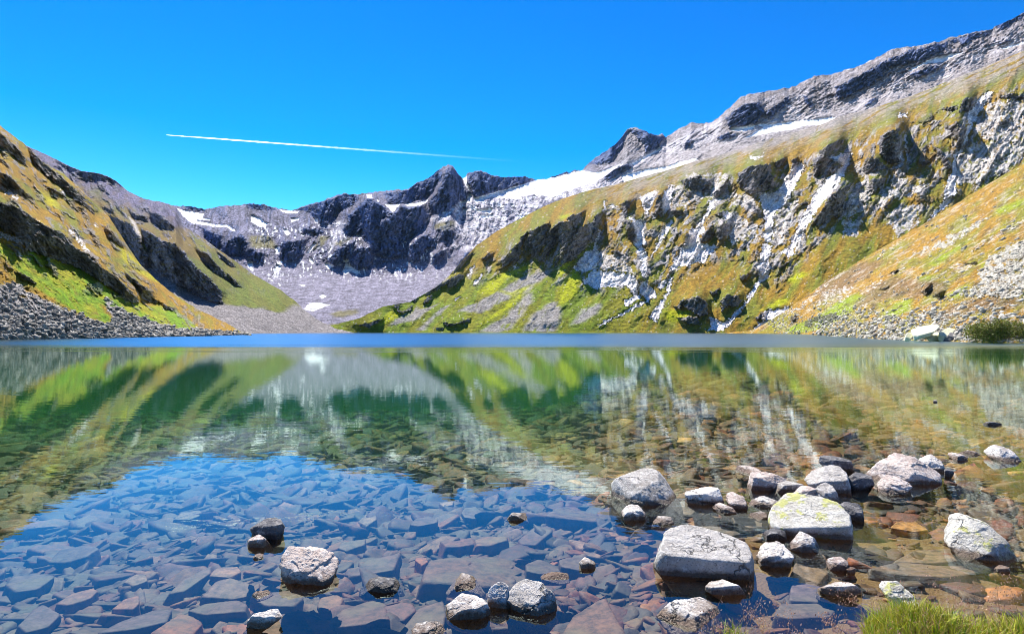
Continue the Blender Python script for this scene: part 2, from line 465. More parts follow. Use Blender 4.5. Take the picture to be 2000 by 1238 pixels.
F_cl = P("g 170,120 345,25 320,180 225,385 185,310 190,270 140,240; g 100,150 150,110 110,200 70,380 0,440 0,360 60,220; g 340,120 450,20 630,0 640,60 560,200 480,380 400,430 450,330 490,220 430,210 300,400 250,390 340,230;"
         "g 640,80 740,30 760,180 700,290 560,400 450,450 500,330; g 800,-20 850,-20 830,100 790,200 780,130; g 1110,0 1160,10 1200,130 1200,210 1130,180 1100,80; g 950,310 1020,280 1070,340 1000,330; g 1700,130 1740,140 1700,240 1650,260;"
         "g 1820,170 1900,90 1950,130 1860,210; g 1560,840 1640,780 1800,730 1890,800 1900,900 1820,930 1700,850; g 1600,940 1800,930 1830,1020 1700,1000; g 1210,580 1240,560 1220,700 1200,720;"
         "e 1210,310 1280,280 1330,290 1240,400 1180,410 1150,360; e 950,460 1040,400 1150,350 1200,310 1230,330 1100,410 960,490; e 640,590 700,560 690,600 720,640 820,590 800,630 710,660; e 310,770 400,760 500,720 540,700 540,715 470,760 400,805 330,785;"
         "e 1120,740 1240,770 1320,720 1400,730 1250,775 1200,790 1130,760; e 930,550 1000,490 1030,520 940,570; e 820,520 880,500 850,550; e 1250,220 1400,60 1440,60 1290,220 1200,290; e 1500,110 1620,60 1600,110 1550,140; e 1620,300 1680,230 1790,160 1880,100 1900,0 1830,0 1700,200; e 1060,800 1140,800 1130,825 1070,830;"
         "f 370,1100 560,1010 520,1130 380,1240; f 680,1050 790,930 860,960 800,1100 750,1160 640,1160; f 790,940 900,900 860,960; f 1010,940 1080,920 1050,1000 1020,1090 1000,1060; f 1240,840 1280,810 1330,900 1290,970; f 1590,800 1640,740 1680,900 1640,950 1580,930; f 1830,610 1980,580 1980,620 1920,680 1880,650; f 1290,810 1370,810 1320,880;"
         "j 150,260 320,210 440,260 420,370 350,370 230,330; j 470,390 600,240 560,370 480,430; j 700,190 790,130 890,110 1020,100 1010,190 1060,250 1060,340 930,370 870,440 830,400 720,330; j 1060,90 1150,40 1140,110 1080,160; j 1220,60 1280,40 1280,80 1210,170;"
         "j 1430,60 1500,10 1560,20 1720,100 1640,180 1560,210 1440,210 1430,130; j 1430,660 1520,530 1600,400 1700,340 1840,260 1760,360 1720,500 1650,610 1570,640 1480,700; j 500,690 600,670 580,800 530,840 480,810; j 330,810 430,770 400,850 350,860;"
         "j 780,480 830,470 920,550 900,560; j 200,760 240,800 200,900 180,860; j 90,550 160,550 150,595 90,590; j 480,590 550,560 540,620; j 180,320 250,390 240,440 180,350; j 1290,470 1380,470 1310,520;"
         "k 0,560 130,490 240,450 230,500 100,600 80,620 230,680 140,780 0,800; k 590,440 650,390 800,340 770,400 790,560 780,680 700,690 580,600; k 440,640 560,640 660,740 430,790; k 500,850 650,820 620,900 520,970 480,940;"
         "k 1200,340 1340,290 1430,340 1420,430 1370,550 1320,530 1330,450 1230,430 1300,370; k 1080,500 1150,540 1270,680 1270,750 1200,700; k 1350,150 1400,60 1480,50 1500,110 1440,180 1360,190; k 1740,290 1850,260 1830,310 1750,330; k 1890,40 1980,20 2000,50 1900,60;"
         "k 620,1120 720,1000 740,1010 660,1110; k 960,660 1080,660 1000,720; k 1180,160 1340,130 1330,180 1220,170; k 1740,40 1900,10 1850,50 1760,60;"
         "l 540,540 600,480 690,480 760,530 700,590 610,590 550,640; l 720,290 810,270 800,330 740,330; l 880,190 930,250 940,310 870,280; l 1100,200 1240,130 1190,180 1110,220; l 870,700 960,650 960,720 880,730; l 430,450 520,420 500,470 450,480")
F_pale = P("g 590,460 700,330 830,240 850,380 800,470 690,510; g 680,590 800,480 960,500 1100,520 1180,540 1230,600 1200,740 1100,640 940,650 800,660 720,620; g 850,80 860,110 800,290 780,280 820,170; g 1180,210 1230,200 1300,330 1310,480 1270,560 1240,530 1250,400;"
           "g 1240,590 1290,590 1380,680 1410,740 1310,780 1230,700; g 1410,640 1490,570 1500,600 1430,670; g 1540,440 1620,300 1760,100 1850,50 1860,110 1780,180 1810,280 1900,330 1860,430 1740,380 1600,470 1530,490;"
           "g 1520,540 1550,550 1530,680 1480,780 1440,900 1400,990 1330,940 1430,800 1500,680; g 1330,770 1340,785 1200,850 1050,920 900,1000 800,1050 890,980 1100,880 1190,820; g 1450,120 1530,0 1560,0 1470,170 1400,290 1290,420 1380,290; g 1080,780 1200,720 1250,740 1100,830;"
           "f 1440,760 1590,700 1560,820 1520,920 1480,930; f 1650,760 1720,660 1730,760 1690,900 1660,960; f 1330,960 1460,1000 1500,1230 1380,1230 1400,1100; f 1080,810 1100,790 1110,890 1085,900; f 1110,850 1200,850 1180,880;"
           "j 890,380 1080,380 1150,260 1230,150 1290,90 1340,120 1310,220 1250,330 1200,430 1130,520 1050,560 1040,700 1020,860 960,850 960,600; j 1580,30 1700,0 1800,0 1740,180 1640,330 1500,500 1390,660 1330,790 1260,900 1200,1020 1190,960 1240,780 1320,620 1400,480 1500,300 1620,200 1720,110;"
           "j 940,870 1040,880 980,1050 1000,1200 920,1230 880,1100 930,960; j 230,740 340,710 320,850 400,880 520,900 400,1010 200,1090 60,1060 150,980 210,880; j 430,470 520,370 440,560 360,680 300,720 370,600; j 620,840 690,850 680,890 640,890; j 760,770 860,800 830,830; j 550,560 650,580 640,640 560,620; j 0,400 60,300 80,360 40,540 0,560; j 520,240 480,380 460,390 500,280;"
           "l 940,0 1040,0 1010,120 1030,250 970,330 900,400 820,540 740,640 650,750 560,830 380,830 440,790 420,680 560,750 640,700 760,560 850,420 900,330 940,230; l 950,640 1100,620 1230,590 1290,620 1200,700 1060,700 950,740; l 860,830 900,750 1000,740 1050,830;"
           "k 1430,330 1500,300 1440,430 1400,560 1320,640 1320,850 1330,950 1250,1090 1080,1230 980,1330 900,1380 1060,1230 1200,1060 1220,920 1280,760 1300,620 1400,480; k 1440,200 1520,100 1620,0 1680,0 1560,200 1500,300 1430,300;"
           "k 780,190 790,230 830,200 860,210 850,245 760,245; k 780,560 810,560 800,650 760,680; k 830,380 870,640 850,640 820,420; l 1120,60 1200,0 1260,0 1240,60 1200,130 1180,100; e 1430,360 1490,290 1530,270 1440,390; e 1240,525 1310,490 1300,500 1260,535; e 1360,300 1400,220 1440,180 1400,280; e 1810,200 1840,190 1830,240 1800,245; h 800,1085 920,1060 880,1100; h 920,1050 950,1040 940,1070")
F_bush = P("k 1420,520 1700,480 1950,650 1800,780 1500,900 1350,880 1330,700; k 560,1080 780,700 830,780 830,900 1100,880 900,1000 700,1030 600,1130; k 780,1130 950,1080 970,1200 780,1230 620,1170; j 560,560 700,560 860,740 720,760 600,700; j 1700,640 1760,620 1800,800 1740,800; j 1250,860 1360,880 1300,960 1230,980;"
           "g 860,300 1100,330 1130,440 1180,520 960,500 840,470; j 1780,300 1980,250 1980,500 1800,620 1700,600; j 540,380 800,400 900,560 700,500; k 1650,100 1981,60 1981,650 1700,480 1500,400 1600,200; j 20,300 160,300 240,500 60,500; j 1040,500 1300,450 1180,800 1060,900; l 1000,640 1100,700 1080,820 950,830; m 220,130 350,100 300,250 210,260; m 540,50 800,60 800,150 640,250 620,290; j 200,200 600,200 600,450 250,450; j 560,700 900,700 900,830 620,860")
F_yel = P("g -200,660 0,740 110,670 130,640 0,700; e 1470,460 1620,300 1760,260 1990,180 1990,210 1750,320 1600,480; e 1520,740 1700,620 1930,400 1990,370 1800,600 1600,720 1450,800; g 440,700 500,560 620,470 650,600 640,700 560,780 480,820; g 460,360 590,400 500,500 430,560; l 0,620 280,640 180,720 0,750; e 600,640 780,640 540,780 460,780; l 1180,340 1330,250 1400,270 1240,370; l 900,640 1180,500 1200,560 1000,610; f 640,950 790,930 700,990; l 0,650 250,640 0,760")
F_gry = P("e 0,470 700,380 1180,300 1160,350 900,440 560,560 0,650 -600,800 -600,500; g 0,700 250,480 300,520 100,620 0,680; g 100,1080 200,900 430,780 480,900 430,1080; g 560,1030 700,850 850,800 880,850 700,980; e 600,770 850,600 900,620 1100,560 900,700 700,770; e 1260,640 1700,430 1990,250 1990,360 1760,520 1500,660; e 1450,840 1700,720 1990,420 1990,560 1800,800 1700,840; e 860,830 1150,580 1200,560 1000,760 940,830; g 130,560 420,470 200,640 0,800; h 500,950 1400,750 1980,560 1980,640 1300,900 600,1060 0,1160")
G_grn = P("m 880,480 1000,400 1240,270 1100,380 950,490; m 520,880 620,780 750,760 740,850 600,900; m 0,880 150,780 330,700 260,780 120,900 0,960; m 980,750 1150,660 1240,640 1100,740; m 1420,40 1651,-60 1651,10 1430,90; m 780,580 900,560 900,620 800,620; m 1300,450 1360,470 1280,540; l 1180,810 1400,720 1700,600 1900,480 1960,490 1750,700 1450,830 1200,850")
G_scr = P("m 1290,530 1400,400 1651,280 2300,100 2300,600 1651,650 1400,640 1280,650; m 600,480 750,400 900,330 1100,240 1330,100 1420,60 1300,150 1100,290 850,390 650,450; m 1120,720 1300,640 1651,640 2300,640 2300,700 1651,740 1200,740")
G_pale = P("m 0,690 150,680 290,650 200,790 50,800; m 350,690 500,600 520,620 380,710; m 1020,500 1150,470 1260,490 1150,550; l 1220,640 1330,580 1450,460 1520,400 1600,360 1540,420 1400,560 1290,650; l 1420,590 1560,480 1680,470 1840,390 1860,400 1740,540 1600,570 1480,600; m 320,820 400,780 370,840; m 620,310 760,240 800,220 680,300 560,370 440,430 520,370;"
           "m 1200,380 1300,300 1651,110 1651,150 1350,300 1260,370; m 560,560 700,500 690,530 580,580; l 1900,450 2000,370 2000,440 1920,480; l 1140,640 1290,600 1250,660 1160,670; l 1210,720 1290,650 1270,720 1220,750")
G_brn = P("m 250,800 560,580 820,600 1040,640 980,720 760,740 500,760 330,820; m 0,650 300,480 560,440 300,640 0,800; m 900,880 1200,760 1651,740 1651,820 1200,880 1000,950")
G_cl = P("m 480,680 560,650 540,680; m 820,700 900,640 860,740; m 920,730 980,700 970,760; m 1160,470 1270,460 1250,480; m 0,910 130,870 150,900 40,960; l 1360,730 1450,710 1400,790 1360,780; l 1250,690 1290,680 1240,750 1215,740; l 1420,720 1650,650 1680,660 1500,740; m 1240,960 1300,950 1290,990; m 560,550 640,520 640,540")

def cliffc(c, base, t, A, B, U, V, seed):
    n = fbm(B / 5, A / 14, 4, seed + 90, 0.65) + 0.5 * fbm(U / 5, V / 3, 3, seed + 91, 0.65)
    k = np.asarray(base) * np.clip(1 + 2.2 * n, 0.2, 4.0)[..., None]
    rb = fbm(B / 9 + 0.5 * fbm(U / 20, V / 20, 2, seed), A / 36, 4, seed + 93, 0.6, True)
    k = mix(k, np.asarray(base) * 2.6 + 0.04, 0.6 * sstep(0.30, 0.55, rb))  # lighter ribs painted in, since the relief hardly shows in shade
    k = mix(k, (0.16, 0.13, 0.03), 0.7 * sstep(0.15, 0.35, fbm(U / 12, V / 5, 4, seed + 92, 0.65)) * (base[2] < 0.12))
    return c * (1 - t[..., None]) + k * t[..., None]

def paint_E(U, V, A, B, cl, seed):
    c = grass_col(U, V, A, B, seed, (0.18, 0.18, 0.02), GOLD, 0.15, 0.35)
    rk = sstep(0.12, 0.3, fbm(B / 9, A / 30, 5, seed + 60, 0.62) + 0.25 * fbm(U / 50, V / 40, 2, seed + 61))
    c = mix(c, np.array((0.20, 0.19, 0.2)), 0.75 * rk * sstep(560, 500, V))
    g = mask(U, V, E_grn, 6, 20, seed + 40, 3)
    c = c * (1 - g[..., None]) + grass_col(U, V, A, B, seed + 5, (0.14, 0.25, 0.006), (0.27, 0.26, 0.01), -0.05, 0.55) * g[..., None]
    c = mix(c, (0.36, 0.33, 0.006), 0.85 * mask(U, V, E_yel, 5, 14, seed + 41, 3))
    s = mask(U, V, E_scr, 12, 26, seed + 42, 1)
    s = s * sstep(-0.55, -0.3, fbm(U / 30, V / 14, 4, seed + 43) + sstep(600, 650, V) * 0.5)
    c = c * (1 - s[..., None]) + scree_col(U, V, seed, (0.27, 0.25, 0.24), 0.95) * s[..., None]
    p = mask(U, V, E_pale, 7, 8, seed + 44, 0)
    c = mix(c, PALE, p * sstep(-0.3, 0.0, fbm(U / 4, V / 4, 3, seed + 45)))
    c = cliffc(c, (0.11, 0.10, 0.10), 0.88 * cl, A, B, U, V, seed)
    rough = 0.5 + 0.9 * cl + 0.4 * rk * (1 - g) + 0.5 * s
    return c, rough

def paint_D(U, V, A, B, cl, seed):
    c = grass_col(U, V, A, B, seed, (0.13, 0.14, 0.03), (0.17, 0.12, 0.035), 0.1, 0.1)
    low = sstep(480, 560, V + 20 * fbm(U / 40, V / 40, 3, seed))
    c = mix(c, (0.12, 0.17, 0.02), 0.55 * low)
    up = sstep(1.0, -1.0, (V - (345 + 0.46 * (U - 110))) / 25 + fbm(U / 30, V / 20, 4, seed + 1) * 1.2) * sstep(470, 430, V)
    c = c * (1 - up[..., None]) + rock_col(U, V, A, B, seed, (0.115, 0.105, 0.175), 0.8, 0.3, (0.17, 0.11, 0.04)) * up[..., None]
    s = mask(U, V, D_scr, 8, 22, seed + 42, 3)
    c = c * (1 - s[..., None]) + scree_col(U, V, seed, (0.22, 0.20, 0.2), 0.55) * s[..., None]
    p = mask(U, V, D_pale, 3, 8, seed + 44, 1)
    c = mix(c, PALE, 0.7 * p)
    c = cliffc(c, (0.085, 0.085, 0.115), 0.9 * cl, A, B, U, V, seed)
    return c, 0.75 + 0.7 * cl + 0.4 * up - 0.3 * s

def paint_C(U, V, A, B, cl, seed):
    wr = sstep(1080, 1240, U)
    A2, B2 = -0.86 * U + 0.51 * V, -0.51 * U - 0.86 * V
    c = rock_col(U, V, A, B, seed, (0.15, 0.145, 0.21), 1.3, 0.0) * (1 - wr[..., None]) + rock_col(U, V, A2, B2, seed, (0.27, 0.245, 0.26), 1.1, 0.0) * wr[..., None]
    scr = sstep(-10, 25, V - np.interp(U, [300, 440, 520, 600, 660, 740, 800, 900, 960, 1100], [560, 500, 505, 500, 520, 520, 505, 480, 470, 450]) + 16 * fbm(U / 40, V / 25, 4, seed + 8))
    c = c * (1 - scr[..., None]) + scree_col(U, V, seed, (0.235, 0.22, 0.285), 0.45) * scr[..., None] * (1 + 0.35 * fbm(U / 14 + V / 30, V / 60, 4, seed + 9))[..., None]
    p = mask(U, V, C_pale, 10, 22, seed + 44, 3)
    pn = fbm(B / 10, A / 20, 5, seed + 45, 0.6) * (1 - wr) + wr * fbm(B2 / 7, A2 / 30, 5, seed + 45, 0.6)
    pp = p * sstep(-0.35, 0.2, pn)
    c = mix(c, (0.66, 0.62, 0.66), 0.85 * pp)
    # scree apron between the ridge and the grassy shoulder below it
    ap = sstep(1180, 1280, U) * sstep(-45, -12, V - np.interp(U, [1060, 1150, 1200, 1250, 1300, 1400, 1500, 1600, 1700, 1780, 1850, 1920, 2000, 2250], [404, 372, 361, 347, 333, 304, 272, 245, 213, 188, 160, 132, 100, 10]) + 10 * fbm(U / 25, V / 12, 4, seed + 49))
    c = mix(c, (0.40, 0.35, 0.34), 0.7 * ap)
    # firn lying in the hollows of the slabs below the big snowfield
    fn = p * sstep(0.10, 0.24, fbm(U / 18 - V / 60, V / 7, 5, seed + 47, 0.6)) * sstep(1200, 1000, U) * sstep(480, 400, V)
    c = mix(c, SNOW, fn)
    ss = sstep(0.20, 0.30, fbm(U / 5, V / 13, 4, seed + 58, 0.6) + 0.25 * fbm(U / 60, V / 40, 2, seed + 59)) * sstep(470, 520, U) * sstep(900, 800, U) * sstep(430, 450, V) * sstep(560, 520, V)
    c = mix(c, SNOW, ss)
    g = mask(U, V, C_grn, 6, 20, seed + 46, 3)
    c = mix(c, (0.17, 0.15, 0.03), 0.75 * g)
    r = sstep(1300, 1420, U) * sstep(60, -10, V - np.interp(U, [1300, 1600, 2000], [270, 200, 90]))
    c = mix(c, (0.20, 0.155, 0.13), 0.5 * r * sstep(-0.1, 0.3, fbm(U / 22, V / 12, 4, seed + 48)))
    c = cliffc(c, (0.042, 0.062, 0.135), 0.93 * cl, A, B, U, V, seed)  # blue shade of the cliffs partly painted into this dark albedo
    return c, (1.15 + 0.5 * cl) * (1 - 0.85 * scr) * (1 - 0.6 * ap)

def paint_F(U, V, A, B, cl, seed):
    c = grass_col(U, V, A, B, seed, (0.17, 0.18, 0.02), (0.28, 0.165, 0.018), 0.05, 0.25)
    yel = mask(U, V, F_yel, 5, 16, seed + 40, 3)
    left = sstep(1330, 1180, U) * sstep(500, 560, V)
    c = mix(c, (0.13, 0.24, 0.008), 0.5 * left)
    # rocky middle band with patchy cover
    band = sstep(-10, 20, V - np.interp(U, [880, 1000, 1100, 1300, 1500, 1700, 1900, 2100], [560, 470, 430, 360, 325, 255, 190, 120])) * \
        sstep(20, -20, V - np.interp(U, [880, 1000, 1150, 1280, 1420, 1520, 1640, 1800, 2000], [560, 530, 570, 560, 500, 560, 440, 420, 330]))
    rk = band * sstep(0.02, 0.2, fbm(B / 16, A / 30, 5, seed + 50, 0.62))
    c = c * (1 - rk[..., None]) + rock_col(U, V, A, B, seed, (0.32, 0.295, 0.285), 1.0) * rk[..., None]
    bu = mask(U, V, F_bush, 14, 20, seed + 51, 0) * sstep(-0.35, 0.1, fbm(U / 9, V / 7, 4, seed + 52, 0.65))
    c = c * (1 - bu[..., None]) + rock_col(U, V, A, B, seed + 3, (0.50, 0.46, 0.43), 0.9) * bu[..., None]
    gr = mask(U, V, F_gry, 6, 20, seed + 53, 3) * sstep(-0.5, -0.1, fbm(B / 12, A / 40, 4, seed + 54, 0.6))
    c = c * (1 - 0.85 * gr[..., None]) + scree_col(U, V, seed, (0.30, 0.27, 0.28), 0.5) * 0.85 * gr[..., None]
    c = mix(c, (0.36, 0.38, 0.005), 0.85 * yel)
    # thin pale stony shoulder under the ridge
    Ad, Bd = -0.9 * U + 0.44 * V, -0.44 * U - 0.9 * V
    sh = sstep(52, 4, V - np.interp(U, [880, 1060, 1300, 1640, 2000], [520, 400, 330, 228, 110]) + 14 * fbm(U / 30, V / 14, 4, seed + 56)) * sstep(1080, 1280, U)
    c = mix(c, (0.33, 0.285, 0.25), 0.85 * sh * sstep(-0.35, 0.1, fbm(Bd / 6, Ad / 50, 5, seed + 55, 0.6)))
    p = mask(U, V, F_pale, 7, 10, seed + 44, 0)
    pn = sstep(-0.42, -0.12, fbm(B / 5, A / 12, 4, seed + 45, 0.65))
    c = mix(c, (0.80, 0.75, 0.74), p * (0.55 + 0.45 * pn))
    # scattered boulders
    bo = sstep(0.93, 0.99, white(U * .5, V * .5, seed + 70)) * 0.6
    c = mix(c, (0.5, 0.46, 0.42), bo)
    c = cliffc(c, (0.10, 0.092, 0.10), 0.9 * cl * (1 - 0.4 * p), A, B, U, V, seed)
    return c, 0.22 + 1.0 * cl + 0.25 * rk + 0.15 * bu + 0.5 * p + 0.3 * band, p * (1 - cl)

def paint_G(U, V, A, B, cl, seed):
    c = grass_col(U, V, A, B, seed, (0.19, 0.18, 0.02), (0.30, 0.165, 0.02), 0.05, 0.25)
    g = mask(U, V, G_grn, 6, 20, seed + 40, 4)
    c = mix(c, (0.20, 0.27, 0.012), 0.85 * g)
    b = mask(U, V, G_brn, 10, 24, seed + 41, 5)
    c = mix(c, (0.15, 0.09, 0.05), 0.7 * b)
    s = mask(U, V, G_scr, 14, 18, seed + 42, 0) * sstep(-0.35, -0.1, fbm(U / 12, V / 8, 4, seed + 43, 0.6))
    c = c * (1 - s[..., None]) + scree_col(U, V, seed, (0.36, 0.34, 0.29), 0.8) * s[..., None]
    # stony ground near the water, stones in streaks along the slope
    low = sstep(520, 640, V - 0.10 * (2000 - U)) * sstep(1560, 1700, U)
    st = sstep(0.16, 0.3, fbm(U / 9 + V / 14, V / 2.6, 4, seed + 46, 0.6)) * (0.25 + 0.75 * low) * sstep(1500, 1650, U)
    c = mix(c, (0.58, 0.52, 0.43), 0.85 * st)
    p = mask(U, V, G_pale, 7, 9, seed + 44, 0) * sstep(-0.1, 0.2, fbm(U / 7, V / 3.5, 4, seed + 45, 0.65))
    c = mix(c, (0.52, 0.47, 0.44), 0.85 * p)
    Ad, Bd = -0.87 * U + 0.5 * V, -0.5 * U - 0.87 * V
    sk = sstep(0.1, 0.32, fbm(Bd / 5, Ad / 45, 5, seed + 47, 0.62)) * (0.4 + 0.6 * sstep(-0.2, 0.3, fbm(U / 60, V / 40, 3, seed + 48)))
    c = mix(c, (0.42, 0.37, 0.31), 0.7 * sk)
    dk = sstep(0.15, 0.4, fbm(Bd / 9 + 3, Ad / 30, 5, seed + 49, 0.62))
    c = mix(c, (0.095, 0.065, 0.035), 0.75 * dk)
    tu = fbm(U / 3.2, V / 2.2, 3, seed + 57, 0.7)
    c = c * np.clip(1 + 0.7 * tu, 0.4, 1.8)[..., None]
    bo = sstep(0.90, 0.99, white(U * .5, V * .6, seed + 70)) * 0.6
    c = mix(c, (0.5, 0.45, 0.38), bo)
    c = mix(c, (0.08, 0.07, 0.06), 0.8 * cl)
    return c, 0.4 + 0.9 * cl + 0.4 * s + 0.5 * p + 0.3 * st

STEP = 1.5
def F_auto(U, V):
    return 0.42 * sstep(-5, 20, V - np.interp(U, [880, 1000, 1100, 1300, 1500, 1700, 1900, 2100], [560, 470, 430, 360, 325, 255, 190, 120])) * \
        sstep(20, -20, V - np.interp(U, [880, 1000, 1150, 1280, 1420, 1520, 1640, 1800, 2000], [560, 530, 520, 560, 500, 560, 440, 420, 330]))
crestC = [(200, 380, 1500), (300, 393, 1550), (345, 402, 1600), (368, 402, 1600), (400, 409, 1600), (440, 402, 1600), (495, 398, 1600), (515, 400, 1600), (545, 408, 1600), (570, 411, 1600), (600, 400, 1600), (630, 393, 1600),
          (645, 386, 1600), (670, 378, 1600), (700, 379, 1620), (755, 372, 1680), (795, 370, 1700), (815, 357, 1720), (840, 346, 1740), (857, 331, 1740), (875, 322, 1740), (885, 326, 1740), (897, 341, 1740), (903, 348, 1760), (909, 346, 1760), (913, 338, 1740),
          (930, 335, 1740), (938, 332, 1740), (950, 338, 1740), (965, 344, 1750), (985, 347, 1780), (1010, 345, 1800), (1025, 346, 1820), (1047, 351, 1880), (1070, 349, 1950), (1090, 341, 2000), (1130, 332, 2050), (1138, 333, 2080),
          (1150, 318, 2100), (1175, 300, 2120), (1200, 283, 2140), (1215, 268, 2150), (1225, 253, 2150), (1240, 249, 2150), (1255, 254, 2150), (1275, 263, 2140), (1285, 264, 2130), (1293, 261, 2120), (1300, 268, 2100), (1310, 262, 2080), (1325, 253, 2060),
          (1345, 242, 2030), (1355, 238, 2020), (1368, 242, 2000), (1390, 240, 1980), (1405, 228, 1960), (1420, 214, 1940), (1440, 197, 1920), (1450, 188, 1910), (1475, 183, 1880), (1500, 178, 1860), (1550, 170, 1820), (1570, 160, 1800), (1590, 149, 1780),
          (1620, 146, 1750), (1660, 135, 1720), (1690, 124, 1700), (1720, 110, 1680), (1740, 96, 1660), (1790, 90, 1620), (1840, 80, 1580), (1855, 73, 1570), (1880, 70, 1550), (1915, 60, 1530), (1930, 60, 1520), (1955, 47, 1500), (1975, 38, 1490), (2000, 25, 1480), (2250, -90, 1380)]
midC = [(200, 560, 900), (400, 545, 900), (600, 540, 950), (800, 535, 980), (1000, 500, 1050), (1250, 420, 1300), (1600, 320, 1250), (2000, 200, 1100), (2250, 120, 1050)]
lowC = [(200, 649.8, 600), (640, 649.8, 600), (1000, 649.8, 620), (2250, 649.5, 640)]
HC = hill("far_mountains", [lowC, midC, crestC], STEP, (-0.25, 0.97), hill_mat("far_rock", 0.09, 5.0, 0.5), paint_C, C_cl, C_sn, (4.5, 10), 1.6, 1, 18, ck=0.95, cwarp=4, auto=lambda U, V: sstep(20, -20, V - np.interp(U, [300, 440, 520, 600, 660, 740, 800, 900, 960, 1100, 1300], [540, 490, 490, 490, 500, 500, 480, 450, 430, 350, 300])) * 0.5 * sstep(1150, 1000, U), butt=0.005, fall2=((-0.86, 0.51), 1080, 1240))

crestD = [(-100, 200, 850), (54, 286, 900), (90, 302, 930), (130, 322, 960), (160, 334, 980), (200, 340, 1000), (225, 352, 1010), (250, 374, 1020), (280, 388, 1020), (320, 396, 1020), (343, 404, 1010), (352, 430, 980), (358, 442, 960), (393, 463, 930), (430, 490, 880), (460, 510, 840),
          (490, 533, 790), (525, 553, 740), (550, 568, 700), (575, 587, 665), (592, 603, 640), (620, 624, 610), (655, 641, 585), (690, 649.3, 565)]
lowD = [(-100, 652.5, 330), (300, 652.5, 330), (470, 652, 360), (560, 651, 440), (620, 650.3, 520), (690, 650.1, 555)]
HD = hill("distant_left_hillside", [lowD, crestD], STEP, (0.62, 0.78), hill_mat("left_valley_side", 0.16, 2.5, 0.4), paint_D, D_cl, D_sn, (2.0, 14), 1.5, 2, 30, auto=lambda U, V: sstep(600, 480, V) * 0.75, butt=0.008)

crestE = [(-300, 0, 230), (-100, 165, 240), (0, 245, 250), (25, 265, 258), (54, 286, 268), (85, 318, 285), (121, 337, 300), (153, 365, 312), (188, 401, 322), (212, 422, 328), (238, 462, 330), (254, 488, 330), (273, 515, 330), (303, 545, 330), (343, 577, 322), (384, 603, 312), (440, 630, 298), (476, 651, 285), (500, 655, 275)]
lowE = [(-300, 670, 78), (0, 664, 105), (200, 660.5, 132), (400, 656.5, 188), (476, 654, 252), (500, 655.5, 210)]
HE = hill("near_left_hillside", [lowE, crestE], STEP, (0.72, 0.69), hill_mat("left_slope", 0.55, 0.7, 0.45), paint_E, E_cl, (), (3.0, 16), 1.5, 3, 30, auto=lambda U, V: sstep(15, -15, V - (500 + 0.42 * U)) * 0.65, butt=0.005)

crestF = [(560, 649.5, 585), (620, 643, 590), (700, 622, 590), (750, 598, 620), (800, 590, 650), (850, 562, 700), (880, 535, 760), (900, 512, 800), (930, 480, 860), (970, 452, 920), (1020, 425, 970), (1060, 404, 1000), (1100, 388, 1020), (1150, 372, 1040), (1200, 361, 1050), (1250, 347, 1050), (1300, 333, 1050),
          (1350, 318, 1050), (1400, 304, 1050), (1450, 290, 1040), (1500, 272, 1030), (1560, 256, 1020), (1600, 245, 1010), (1640, 228, 1000), (1700, 213, 990), (1780, 188, 970), (1850, 160, 950), (1920, 132, 930), (2000, 100, 900), (2250, 10, 850)]
lowF = [(560, 650.1, 560), (700, 650, 575), (1000, 650, 580), (1300, 650, 560), (1500, 650.5, 500), (1600, 651, 440), (2250, 652, 380)]
HF = hill("cliffy_right_hillside", [lowF, crestF], STEP, (-0.55, 0.84), hill_mat("right_cliffs", 0.2, 2.2, 0.5), paint_F, F_cl, (), (1.6, 14), 1.3, 4, 22, ck=1.25, cwarp=4, auto=F_auto, butt=0.008)

crestG = [(1420, 650, 445), (1470, 645, 430), (1500, 628, 425), (1540, 603, 420), (1620, 545, 390), (1700, 497, 345), (1750, 468, 315), (1800, 440, 290), (1840, 415, 278), (1900, 378, 260), (1960, 342, 248), (2000, 320, 240), (2250, 180, 215)]
lowG = [(1420, 651.2, 430), (1500, 651.6, 385), (1560, 652.5, 325), (1605, 655, 222), (1640, 658, 161), (1700, 661.5, 122), (1780, 665, 98), (1900, 668.5, 82.5), (2000, 670, 77), (2250, 673, 68)]
HG = hill("near_right_hillside", [lowG, crestG], STEP, (-0.8, 0.6), hill_mat("right_slope", 0.6, 0.6, 0.5), paint_G, G_cl, (), (1.5, 14), 1.2, 5, 40, butt=0.004)

# ------------------------------------------------------------------ lake bed and bank
BANKS = [(2.45, 2.66, 0.75, 0.34, 0.18), (3.25, 2.62, 0.8, 0.36, 0.20), (1.12, 2.90, 0.18, 0.16, 0.17), (2.02, 2.90, 0.20, 0.24, 0.16)]   # x, y, radii, rise
def bed_z(x, y):
    x, y = np.asarray(x, float), np.asarray(y, float)
    right = 1 / (1 + np.exp(-(x - 0.9 - 0.12 * (y - 4)) * 1.8))
    d = 0.28 + 0.072 * np.clip(y - 3, 0, 40) + 0.02 * np.clip(-x, 0, 8)
    ds = 0.10 + 0.020 * np.clip(y - 3, 0, 40)
    d = d * (1 - right) + ds * right
    far = np.maximum(y - 22 - 0.5 * np.clip(x, 0, 14), 0)
    d = d + 0.006 * far ** 2
    d = np.minimum(d, 14.0)
    z = -d
    z = z + 0.03 * fbm(x * 0.8, y * 0.8, 3, 91) * np.clip(d * 4, 0, 1)
    for bx, by, rx, ry, hh in BANKS:
        r2 = ((x - bx) / rx) ** 2 + ((y - by) / ry) ** 2
        z = z + hh * np.exp(-r2 * 0.9)
    z = z + sstep(2.2, 0.5, y) * 0.6
    return z

